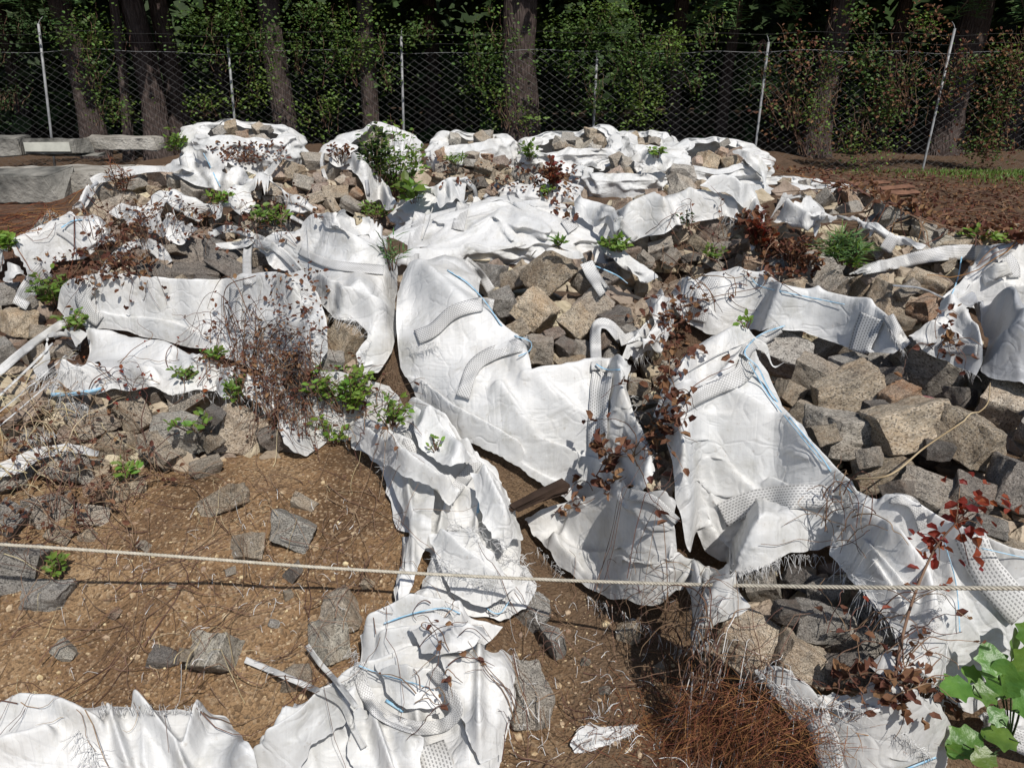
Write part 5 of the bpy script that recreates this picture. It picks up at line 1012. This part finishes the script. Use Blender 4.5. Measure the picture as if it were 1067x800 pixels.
L_ = bk.dimensions.x; mb = MB(); mb.box((-.03, -.165, .11), L_ * .74, .022, .115); mesh_obj('pale_panel', np.concatenate(mb.V) + np.array(bk.location), mb.F, MAT['concrete_pale'], bk, smooth=False)
blk(84, 162, 157, .36, .17, .35, 'concrete', 'long rough concrete block resting toward the right end of the slab')
blk(48, 100, 164, .302, .03, .2, 'concrete_dark', 'thin dark plate wedged under the panelled block', name='concrete_plate')
blk(-30, 56, 214, .0, .34, .4, 'concrete_dark', 'large dark mossy concrete block in front of the slab, far left', jag=.04)
blk(58, 112, 200, .0, .2, .3, 'concrete_dark', 'low dark concrete block beside the mossy block')
for k, (px0, py0, px1, py1, lb) in enumerate(((880, 200, 950, 195, 'nearest reddish board lying on the brown yard'), (884, 194, 925, 191, 'middle short reddish board on the brown yard'), (905, 206, 955, 202, 'longest reddish board behind the spilled cobbles'))):
    a_ = at(px0, py0, .03); b_ = at(px1, py1, .03); slab('wooden_board', lb, a_[:2], b_[:2], .035, 'wood', z0=.02 + .01 * k, dep=.14, cat='board', group='boards on the brown yard', jag=.004)
a_ = Hit(530, 528)[0]; b_ = Hit(590, 540)[0]
slab('wooden_board', 'dark weathered board in the gap below the centre sack', a_[:2], b_[:2], .025, 'woodd', z0=hat(a_[0], a_[1]) - .03, dep=.05, cat='board', jag=.006)

# ------------------------------------------------------------------ loose litter
def scatter_px(n, poly, r):
    poly = np.array(poly, float); lo, hi = poly.min(0), poly.max(0); P_ = r.uniform(lo, hi, (n * 3, 2)); k = inpoly(P_[:, 0], P_[:, 1], poly); return P_[k][:n]
soilz = [(-20, 500), (120, 480), (330, 470), (400, 500), (430, 640), (380, 690), (300, 740), (-20, 750)]; soil2 = [(520, 610), (620, 620), (720, 670), (780, 700), (840, 800), (520, 800), (540, 690)]
T_, Fi = SM[3][1], [list(p.vertices) for p in SM[3][0].polygons]
bmi = bmesh.new(); bmesh.ops.create_icosphere(bmi, subdivisions=1, radius=.5); iv = np.array([v.co[:] for v in bmi.verts]); ifc = [[v.index for v in f.verts] for f in bmi.faces]; bmi.free()
mb = MB(); pp = np.concatenate([scatter_px(1500, soilz, r), scatter_px(600, soil2, r)]); q, _t = unproj(pp[:, 0], pp[:, 1], BASE)
for p in q: s_ = min(.022, .0035 * (1 + r.pareto(2.2))); mb.add(iv * s_ * r.uniform(.6, 1.3, 3) * r.uniform(.8, 1.2, iv.shape) + p, ifc)
tag(mb.obj('gravel', MAT['gravel'], smooth=False), 'small pebbles and grit in the brown soil', kind='stuff')
def twigs(n, poly, L, mat, name, label, rad=.0013, arch=.012, seed=1, curv=.5, mb=None):
    own = mb is None; mb = mb or MB(); r = RG(seed); pp = scatter_px(n, poly, r); q, _t = unproj(pp[:, 0], pp[:, 1])
    for p in q:
        a = r.uniform(0, 6.28); l = L * r.uniform(.3, 1.6); pts = [p.copy()]
        for k in range(7): a += r.normal(0, curv * .5); pts.append(pts[-1] + np.array([math.cos(a), math.sin(a), 0]) * l / 7)
        pts = np.array(pts); lift = r.uniform(0, 1) ** 2 * arch * 2; zz = hat(pts[:, 0], pts[:, 1]); zz = np.maximum(zz, np.convolve(np.pad(zz, 2, 'edge'), np.ones(5) / 5, 'valid')); pts[:, 2] = zz + .002 + lift * np.sin(np.linspace(0, math.pi, 8))
        mb.tube(pts, rad * r.uniform(.5, 1.5), rad * .5, 3)
    if own: return tag(mb.obj(name, MAT[mat], smooth=False), label, kind='stuff')
twigs(150, soilz, .22, 'twig', 'dry_twigs', 'thin brown twigs lying on the soil slope', seed=4)
twigs(90, soilz, .08, 'straw', 'dry_straw', 'pale bits of straw scattered on the soil slope', rad=.0009, seed=5)
twigs(130, soil2, .12, 'twig', 'dry_twigs', 'twigs on the dark soil at the bottom', seed=6); twigs(120, soil2, .04, 'thread', 'fabric_shreds', 'white fabric shreds on the dark soil', rad=.0009, seed=7)
twigs(90, [(200, 520), (400, 520), (420, 640), (300, 700), (60, 720), (60, 620)], .03, 'thread', 'fabric_shreds', 'few white fabric shreds on the soil slope', rad=.0008, seed=17)
yard = [(800, 175), (1100, 185), (1100, 260), (1000, 245), (900, 205)]; twigs(260, yard, .5, 'twig', 'dry_twigs', 'brown sticks covering the yard by the fence', rad=.006, seed=8, arch=.03); twigs(200, yard, .3, 'needles', 'dry_twigs', 'rusty needle litter covering the yard by the fence', rad=.003, seed=9)
yard2 = [(-20, 195), (80, 200), (110, 195), (70, 235), (-20, 260)]; twigs(160, yard2, .3, 'needles', 'dry_twigs', 'rusty litter in front of the mossy block', rad=.003, seed=10)
def litter(n, poly, size, mat, name, label, seed, kind='curl', lift=.02, tagk='stuff', cat=None):
    r = RG(seed); pp = scatter_px(n, poly, r); q, _t = unproj(pp[:, 0], pp[:, 1]); q[:, 2] += r.uniform(0, lift, len(q)); V, F = leaves(q, size, kind, r=r, up=1)
    return tag(mesh_obj(name, V, F, MAT[mat], smooth=False), label, kind=tagk)
litter(1500, yard, .05, 'dead', 'fallen_leaves', 'dead leaves strewn over the yard by the fence', 1)
for k, (po, n_) in enumerate((([(110, 230), (330, 205), (340, 235), (250, 250), (130, 262)], 110), ([(30, 270), (130, 255), (150, 290), (60, 305)], 120), ([(690, 300), (715, 330), (722, 400), (700, 440), (690, 500), (672, 470), (690, 380)], 130), ([(760, 225), (800, 215), (815, 260), (790, 270)], 160), ([(210, 150), (300, 150), (300, 172), (230, 170)], 130), ([(540, 175), (600, 180), (600, 235), (575, 225)], 90),
        ([(860, 700), (960, 690), (1010, 740), (960, 760), (880, 740)], 90), ([(270, 290), (330, 270), (345, 300), (330, 395), (300, 400)], 160), ([(0, 430), (120, 420), (150, 500), (60, 560), (0, 560)], 110), ([(440, 160), (600, 170), (600, 200), (450, 200)], 140), ([(800, 250), (870, 250), (850, 290), (790, 290)], 160))):
    litter(n_, po, [.028, .028, .028, .04, .04, .04, .026, .02, .02, .035, .035][k], 'dead', 'fallen_leaves', 'brown dead leaves drifted ' + ['over the torn scraps at back left', 'beside the left sack', 'in the gap right of the centre sack', 'below the white hood', 'on the back-left top', 'below the far right-of-centre sack', 'at the bottom right under the sapling', 'between left sack and flap', 'among the lower-left stones', 'on the far middle heap', 'below the yard spill'][k], 30 + k)

# ------------------------------------------------------------------ plants on the heap
def plant(label, px, py, hpx, wpx, mat='leaf', nst=14, lsz=.03, nl=26, kind='oval', stem='twig', name='weed', cat='weed', group=None, droop=.3, fill=1.0, mat2='leaf2', lw=1.0, along=.15, sr=.0022):
    r = RG(int(px * 7 + py)); b, t = Hit(px, py); dep = project(b)[2]; hh = hpx * dep / FPX; ww = wpx * dep / FPX / 2
    o = empty(name, b); tag(o, label, cat, group); mb = MB(); C = []; D = []
    for k in range(nst):
        a = r.uniform(0, 6.28); rr = ww * math.sqrt(r.uniform(0, 1)); h = hh * r.uniform(.55, 1.05) * (1 - .4 * (rr / ww) ** 2); e = b + np.array([math.cos(a) * rr, math.sin(a) * rr * .7, h]); s_ = b + np.array([math.cos(a), math.sin(a), 0]) * rr * .25
        m = (s_ + e) / 2 + np.array([r.normal(0, ww * .1), r.normal(0, ww * .1), hh * droop * .3]); pts = crom([s_, m, e], 10); mb.tube(pts, sr, sr * .5, 4)
        for _ in range(max(3, int(nl * (.62 if kind == 'oval' else .8)))):
            u = r.uniform(along, 1) * 9; i = min(8, int(u)); c = pts[i] + (pts[i + 1] - pts[i]) * (u - i); d = r.normal(0, 1, 3); d[2] = abs(d[2]) * .5; C.append(c + d * lsz * .15); D.append(d)
    mb.obj('stems', MAT[stem], o); C = np.array(C); D = np.array(D); h = int(len(C) * .65)
    p = r.permutation(len(C)); C, D = C[p], D[p]
    lw = lw * (.8 if kind == 'oval' else 1); foliage(o, C[:h], lsz * .92, mat, kind, dirs=D[:h], r=r, up=.8, wid=lw); 
    if mat2: foliage(o, C[h:], lsz, mat2, kind, dirs=D[h:], r=r, up=.8, wid=lw)
    return o
plant('tall leafy green weeds hiding the far white sack, left of centre', 415, 208, 84, 78, 'leaf', 42, .045, 34)
plant('dark green spindly weed behind the tall leafy weeds', 395, 190, 70, 40, 'leafdark', 22, .05, 26, stem='twig', mat2='leaf')
plant('broad-leaved green clump at the foot of the tall weeds', 432, 212, 26, 40, 'leaf', 12, .10, 8)
plant('low green sprigs beside the right flap of the arched rim', 392, 228, 22, 44, 'leaf', 14, .035, 18)
plant('single pine sprout standing before the middle sack', 408, 282, 38, 30, 'needle_green', 7, .08, 18, 'thin', mat2=None, lw=.6, cat='pine sprout', name='pine_sprout', group=None)
plant('spiky dark green pine seedling in front of the long right sheet', 880, 276, 34, 50, 'needle_green', 26, .07, 26, 'thin', mat2='leaf', lw=.7, name='pine_seedling', cat='pine seedling')
plant('yellow-green weed at the foot of the pine seedling', 890, 280, 10, 34, 'leaf2', 8, .03, 8)
plant('green leafy bush against the left sack end', 62, 318, 46, 60, 'leaf', 18, .034, 22)
plant('green creeper below the webbing corner of the left sack', 75, 345, 26, 40, 'leaf', 12, .028, 16)
plant('bright green weeds at the left edge near the pale boulder', 8, 262, 24, 34, 'leaf2', 12, .045, 16)
plant('green weed clump on the stones below the arched rim', 285, 235, 24, 46, 'leaf', 12, .04, 16)
plant('small green sprig among scraps right of the far-left heap', 225, 215, 20, 36, 'leaf2', 10, .045, 14)
plant('leafy sprout behind the stones by the slab end', 185, 160, 26, 26, 'leaf', 12, .06, 16)
plant('green weeds behind the red dry stalks, far centre', 552, 168, 22, 26, 'leaf', 12, .06, 14); plant('grassy tuft on the far middle heap', 476, 172, 14, 26, 'leaf', 10, .05, 14, 'thin', lw=2)
plant('flat green weed mat left of the mid-right cobbles', 645, 262, 16, 44, 'leaf', 16, .035, 18); plant('small green sprig on the striped-shadow sack', 684, 165, 14, 24, 'leaf2', 8, .05, 10)
plant('thin dark sprig rising from the mid-right white sheet', 715, 240, 30, 22, 'leafdark', 6, .03, 10, mat2=None); plant('pale yellow plant on the far middle sack lid', 570, 208, 20, 12, 'leaf2', 5, .04, 12)
plant('green sprigs over the mid-right cobbles', 745, 272, 20, 40, 'leaf', 8, .035, 10); plant('tiny green seedling on the middle sack', 582, 256, 10, 14, 'leaf', 6, .04, 5, 'thin', lw=2.5)
plant('dense green vine hanging right of the dead bramble', 362, 428, 62, 84, 'leaf2', 30, .027, 20); plant('yellow-green vine leaves trailing to the soil edge', 345, 462, 34, 60, 'leaf2', 12, .030, 9); plant('green vine tangle left of the centre sack foot', 408, 446, 40, 46, 'leaf', 14, .024, 14)
plant('green sprig in the middle of the dead bramble', 248, 420, 34, 34, 'leaf', 10, .026, 14); plant('small green sprig on the lower white sheet', 192, 396, 20, 26, 'leaf', 8, .024, 12); plant('yellow-green sprig above the dead bramble', 222, 375, 16, 28, 'leaf', 8, .028, 12)
plant('round-leaved vine over the pale cobbles', 205, 450, 22, 60, 'leaf', 9, .034, 5); plant('sprig on the stones at lower left', 135, 500, 24, 26, 'leaf2', 7, .03, 7); plant('green sprig under the rope at left', 62, 598, 24, 22, 'leaf', 7, .026, 9)
plant('thin sprig at the foot of the torn rags', 455, 470, 18, 26, 'leaf', 5, .022, 6); plant('small leaf sprig near the narrow sack', 778, 342, 18, 26, 'leaf2', 5, .028, 6)
plant('red-brown dry stalks below the far right-of-centre sack', 578, 196, 34, 34, 'dead', 22, .045, 12, 'curl', mat2='red', cat='dry weed', name='dry_weed'); plant('upright brown stalks before the far white sack', 355, 170, 22, 30, 'dead', 14, .04, 8, 'curl', mat2=None, cat='dry weed', name='dry_weed'); plant('rusty stalks on the back-left top', 255, 172, 22, 40, 'dead', 20, .035, 8, 'curl', mat2=None, cat='dry weed', name='dry_weed')
plant('rusty dry shrub leaning over the far-left heap', 128, 200, 34, 30, 'needles', 16, .06, 22, 'thin', mat2='dead', cat='dry weed', name='dry_weed'); plant('dark red stalks below the white hood', 790, 262, 40, 26, 'dead', 20, .04, 12, 'curl', mat2='red', cat='dry weed', name='dry_weed'); plant('brown bush with dark berries left of the pine seedling', 825, 278, 34, 44, 'dead', 22, .025, 14, 'curl', mat2=None, cat='dry weed', name='dry_weed')
plant('green weeds at the end of the yard by the right edge', 1030, 252, 14, 60, 'leaf2', 14, .045, 12)
# sapling with red leaves, lobed green plant
def near(px, py, gap):
    q, t = Hit(px, py); return rays(px, py) * (t - gap) + np.array([0, 0, CAMZ])
def sapling():
    r = RG(3); b, t = Hit(932, 712); o = empty('red_leaved_sapling', b); tag(o, 'thin sapling with dark red leaves rising over the lower right sheet', 'sapling'); mb = MB(); C = []; D = []
    px = [(932, 712, 0), (938, 672, .06), (950, 628, .12), (964, 592, .16), (978, 566, .20), (996, 545, .22), (1012, 528, .24)]
    pts = [near(a, c, g) for a, c, g in px]; t0 = [np.linalg.norm(p - [0, 0, CAMZ]) for p in pts]; tb = np.linspace(t0[0], t0[0] + .10, 7); pts = [rays(a, c) * tt + np.array([0, 0, CAMZ]) for (a, c, g), tt in zip(px, tb)]
    mb.tube(crom(pts, 30), .0038, .0018, 5)
    for (a, c, m) in [(985, 560, 30), (972, 572, 24), (1000, 535, 30), (1022, 520, 26), (1035, 530, 16), (978, 590, 14), (1018, 545, 18), (958, 600, 6), (960, 556, 8), (1000, 505, 8), (1010, 590, 5), (990, 610, 3), (945, 625, 3), (916, 612, 2)]:
        j = 2 if c > 595 else (4 if a < 990 else 5); e = rays(a, c) * (tb[j] + .02) + np.array([0, 0, CAMZ]); mb.tube(crom([pts[j], (pts[j] + e) / 2 + [0, 0, .008], e], 6), .0014, .0008, 4)
        for _ in range(m // 3 + 1): C.append(e + r.normal(0, .020, 3)); d = r.normal(0, 1, 3); d[2] = -abs(d[2]) * .6; D.append(d)
    mb.obj('stems', MAT['twig'], o); foliage(o, C, .027, 'red', 'curl', dirs=np.array(D), r=r, up=.3, wid=1.0)
sapling()
def lobed():
    r = RG(9); b, t = Hit(1052, 775); o = empty('lobed_leaf_plant', b); tag(o, 'bright green plant with big lobed leaves at the lower right corner', 'plant'); mb = MB(); V, F = [], []; n0 = 0
    for (a, c, sp, ang) in [(1034, 690, 48, 1.9), (1056, 672, 46, 1.4), (1012, 702, 40, 2.6), (1000, 716, 36, 3.3), (1062, 710, 50, .9), (1010, 772, 44, 3.6), (1038, 745, 44, 2.3), (992, 786, 40, 3.9), (1070, 735, 46, .3), (1028, 722, 38, 3.0), (1066, 690, 46, 1.0), (1048, 770, 40, 2.9), (1024, 790, 40, 3.4), (1075, 660, 44, 1.2), (1045, 715, 40, 1.5)]:
        g = .16 + r.uniform(-.03, .05); base = rays(1052 + (a - 1052) * .55, 765 + (c - 765) * .75) * (t - g) + np.array([0, 0, CAMZ]); tip = rays(a + math.cos(ang) * sp * .5, c - math.sin(ang) * sp * .5) * (t - g - r.uniform(-.03, .05)) + np.array([0, 0, CAMZ]); c0 = rays(a - math.cos(ang) * sp * .4, c + math.sin(ang) * sp * .4) * (t - g) + np.array([0, 0, CAMZ])
        mb.tube(crom([b, base, c0], 10), .0026, .0014, 4); d = tip - c0; L = np.linalg.norm(d); v, f = leaves(np.array([c0]), L, 'lobed', dirs=np.array([d]), r=r, up=1.5, wid=1.15); V.append(v); F += [[q + n0 for q in x] for x in f]; n0 += len(v)
    mb.obj('stems', MAT['leafdark'], o); fo_ = mesh_obj('foliage', np.concatenate(V), F, MAT['leafbig'], o, smooth=True); md = fo_.modifiers.new('s', 'SUBSURF'); md.levels = 1; md.render_levels = 2
lobed()

# ------------------------------------------------------------------ brambles: arching dry stems with curled leaves
def bramble(label, poly, n, L, mat='twig', leaf='dead', nl=6, lsz=.022, rad=.0016, hgt=.10, seed=1, name='dry_bramble', up=0, cat='bramble'):
    r = RG(seed); pp = scatter_px(n, poly, r); q, t = unproj(pp[:, 0], pp[:, 1]); c0 = q.mean(0); o = empty(name, c0); tag(o, label, cat, 'dry brambles over the heap'); mb = MB(); C = []
    for p in q:
        pxp, pyp, dpp = project(p); a = r.uniform(0, 6.28); l = L * .8 * FPX / dpp * r.uniform(.35, 1.2); k = 10; pl = [np.array([pxp, pyp])]
        for i in range(k): a += r.normal(0, .34); pl.append(pl[-1] + np.array([math.cos(a), math.sin(a) * .8]) * l / k)
        pl = np.array(pl); T_, tt_ = unproj(pl[:, 0], pl[:, 1]); td = tt_[0] + np.clip(tt_ - tt_[0], -.12, .16) * dpp / 2.5; td = np.minimum(td, tt_)
        td = np.convolve(np.pad(td, 1, 'edge'), [.25, .5, .25], 'valid'); h = hgt * r.uniform(.1, 1.0); s_ = np.linspace(0, 1, k + 1)
        pts = rays(pl[:, 0], pl[:, 1]) * (np.minimum(td, tt_) - .006)[:, None] + np.array([0, 0, CAMZ]); pts[:, 2] += h * np.sin(math.pi * s_ ** .8) + up * s_
        cu = crom(pts, 22); mb.tube(cu, rad * r.uniform(.6, 1.4), rad * .5, 3)
        for _ in range(r.poisson(nl)): C.append(cu[r.integers(3, 22)] + r.normal(0, .008, 3))
    mb.obj('stems', MAT[mat], o, smooth=False)
    if C: foliage(o, np.array(C), lsz, leaf, 'curl', name='dead_leaves', r=r)
    return o
bramble('big dead bramble tangle on the rolled left sack', [(215, 350), (262, 340), (300, 350), (310, 400), (290, 440), (250, 420), (230, 380)], 95, .26, nl=2.6, lsz=.019, hgt=.09, seed=1)
bramble('wiry stems standing above the left sack strap', [(235, 330), (265, 320), (280, 400), (250, 400)], 16, .35, nl=1, hgt=.26, seed=2)
bramble('reddish twiggy bush between the dead bramble and the green vine', [(280, 380), (330, 370), (345, 420), (320, 460), (280, 450), (270, 410)], 110, .2, 'twig', nl=2, lsz=.016, hgt=.12, seed=3)
bramble('thin twigs crossing the green vine left of the centre sack', [(340, 390), (400, 400), (420, 440), (400, 455), (340, 450)], 45, .22, nl=1, hgt=.06, seed=4)
bramble('thin red-leaved runners over the lower white sheet', [(90, 365), (240, 370), (260, 400), (90, 408)], 22, .35, 'twig', 'red', 3, .018, hgt=.04, seed=5)
bramble('brown bramble behind the left sack end', [(100, 240), (160, 225), (165, 262), (130, 285), (95, 285)], 60, .35, nl=4, lsz=.03, hgt=.12, seed=6)
bramble('wiry arcs standing over the sack at the left edge', [(85, 245), (120, 240), (125, 265), (90, 270)], 14, .35, nl=0, hgt=.20, seed=7)
bramble('straw-coloured stems tangled over the lower-left stones', [(-10, 400), (80, 390), (110, 450), (60, 520), (-10, 520)], 60, .35, 'straw', nl=0, lsz=.02, hgt=.06, seed=8)
bramble('brown stems tangled over the lower-left stones and soil edge', [(0, 430), (200, 440), (150, 520), (40, 600), (-10, 560)], 80, .34, nl=1, lsz=.02, hgt=.05, seed=9)
bramble('long thin runners crossing the soil slope', [(60, 500), (330, 480), (400, 540), (300, 640), (100, 640)], 36, .55, nl=0, rad=.0013, hgt=.03, seed=10)
bramble('leafy brown stems in the gap right of the centre sack', [(690, 300), (715, 320), (715, 420), (670, 500), (655, 480), (690, 400)], 40, .24, nl=3, lsz=.03, hgt=.05, seed=11)
bramble('grey-brown twigs gathered on the webbing of the broad right sack', [(850, 505), (890, 500), (920, 545), (880, 570), (850, 555)], 26, .20, 'twig', nl=0, rad=.0016, hgt=.07, seed=12)
bramble('fine twigs under the rope on the stained sheet', [(600, 590), (680, 580), (760, 640), (700, 680), (620, 640)], 40, .18, nl=0, rad=.0010, hgt=.04, seed=13)
bramble('stalks sticking out of the brown needle pile', [(690, 650), (740, 640), (760, 720), (690, 720)], 36, .24, 'twig', nl=0, rad=.0017, hgt=.12, seed=14)
bramble('vine with curled brown leaves down the front of the centre sack', [(612, 470), (640, 455), (640, 500), (622, 525), (610, 520)], 9, .16, nl=7, lsz=.034, rad=.002, hgt=.04, seed=15)
bramble('twigs and small leaves scattered at the foot of the torn bottom sheet', [(440, 620), (480, 640), (470, 760), (430, 740)], 18, .18, nl=1, lsz=.018, hgt=.04, seed=16)
bramble('dry stems over the rounded white sack end', [(955, 340), (1000, 320), (1010, 370), (975, 380)], 8, .2, nl=4, lsz=.028, hgt=.05, seed=18)
bramble('dry stems across the mid-right cobbles and long sheet', [(640, 240), (760, 230), (800, 290), (760, 320), (690, 290)], 34, .35, nl=1, rad=.0022, hgt=.08, seed=19)
bramble('brown weeds in front of the back-left scraps', [(110, 215), (330, 205), (340, 230), (240, 250), (120, 250)], 70, .3, nl=2, lsz=.03, rad=.002, hgt=.12, seed=20)
bramble('dark stems at the lower right beside the sapling foot', [(860, 640), (950, 650), (970, 720), (900, 740), (860, 700)], 34, .22, nl=1, lsz=.024, hgt=.05, seed=21)
def single(name, label, pts_px, dz, rad, mat, cat):
    q, t = unproj(np.array([p[0] for p in pts_px], float), np.array([p[1] for p in pts_px], float)); q[:, 2] += np.array(dz); q = crom(q, 60); q[:, 2] = np.maximum(q[:, 2], hat(q[:, 0], q[:, 1]) + rad); mb = MB(); mb.tube(q, rad, rad * .6, 6); return tag(mb.obj(name, MAT[mat]), label, cat)
single('fallen_stem', 'curved pale bare stem bending over the large right cobbles', [(888, 506), (925, 505), (960, 480), (1000, 450), (1025, 432), (1030, 405)], [.02, .03, .04, .03, .03, .02], .0028, 'straw', 'dry stem')
single('fallen_stem', 'long dark runner arching from the left sack over the bramble', [(268, 300), (240, 330), (243, 380), (270, 430), (262, 470)], [.05, .12, .15, .10, .02], .0022, 'twig', 'dry stem')
single('fallen_stem', 'thin branch crossing the narrow right sack', [(700, 330), (740, 322), (790, 312), (840, 296)], [.03, .05, .05, .03], .0022, 'twig', 'dry stem')
single('fallen_stem', 'thin branch slanting down across the centre-right gap', [(690, 270), (720, 300), (745, 330)], [.04, .05, .02], .0022, 'twig', 'dry stem')

# ------------------------------------------------------------------ brown needle heap
r = RG(77); n = 3600
ax = r.normal(0, 1, n); ay_ = r.normal(0, 1, n); pxn = 755 + ax * 52; pyn = 765 + ay_ * 26 + ax * 4; q, t = unproj(pxn, pyn); rr_ = (ax ** 2 + ay_ ** 2) / 3; q[:, 2] += r.uniform(0, 1, n) ** 2 * .035 * np.clip(1 - rr_, .06, 1)
D = r.normal(0, 1, (n, 3)); D[:, 2] *= .35; V, F = leaves(q, .065, 'thin', dirs=D, r=r, wid=.17); tag(mesh_obj('pine_needle_heap', V, F, MAT['needles'], smooth=False), 'heap of rusty brown pine needles on the dark soil', kind='stuff')

# ------------------------------------------------------------------ rope
rx = np.array([-200, 0, 150, 350, 533, 700, 850, 960, 1067, 1240.]); ry = np.array([556, 567, 577, 592, 602, 608, 611, 612, 612.5, 612.])
rxf = np.linspace(-200, 1240, 200); ryf = np.interp(rxf, rx, ry); _q, rt = unproj(rxf, ryf); print('rope t', np.round(rt[::12], 2), np.round(_q[::12, 2], 2))
tk = np.interp(rxf, [-200, 0, 150, 300, 533, 800, 900, 1240], [2.6, 2.42, 2.28, 2.17, 2.02, 1.84, 1.77, 1.76]); ryf = crom(np.stack([rx, ry], 1), 200); rxf, ryf = ryf[:, 0], ryf[:, 1]; tk = np.minimum(tk, rt - .012)
tk = np.array([tk[max(0, i - 12):i + 13].min() for i in range(200)]); tk = np.convolve(np.pad(tk, 12, 'edge'), np.ones(25) / 25, 'valid')
c = crom(rays(rxf, ryf) * tk[:, None] + np.array([0, 0, CAMZ]), 1100); tg = np.gradient(c, axis=0); tg /= np.linalg.norm(tg, axis=1, keepdims=True); s_ = np.concatenate([[0], np.cumsum(np.linalg.norm(np.diff(c, axis=0), axis=1))])
up = np.cross(tg, [0, 1, 0]); up /= np.linalg.norm(up, axis=1, keepdims=True); sd_ = np.cross(tg, up); mb = MB()
for k in range(3): an = s_ / .026 * 2 * math.pi + k * 2.094; mb.tube(c + .0022 * (np.cos(an)[:, None] * up + np.sin(an)[:, None] * sd_), .0026, None, 6)
tag(mb.obj('rope', MAT['rope']), 'thin twisted pale rope stretched across the whole foreground', 'rope')
print('done geometry')
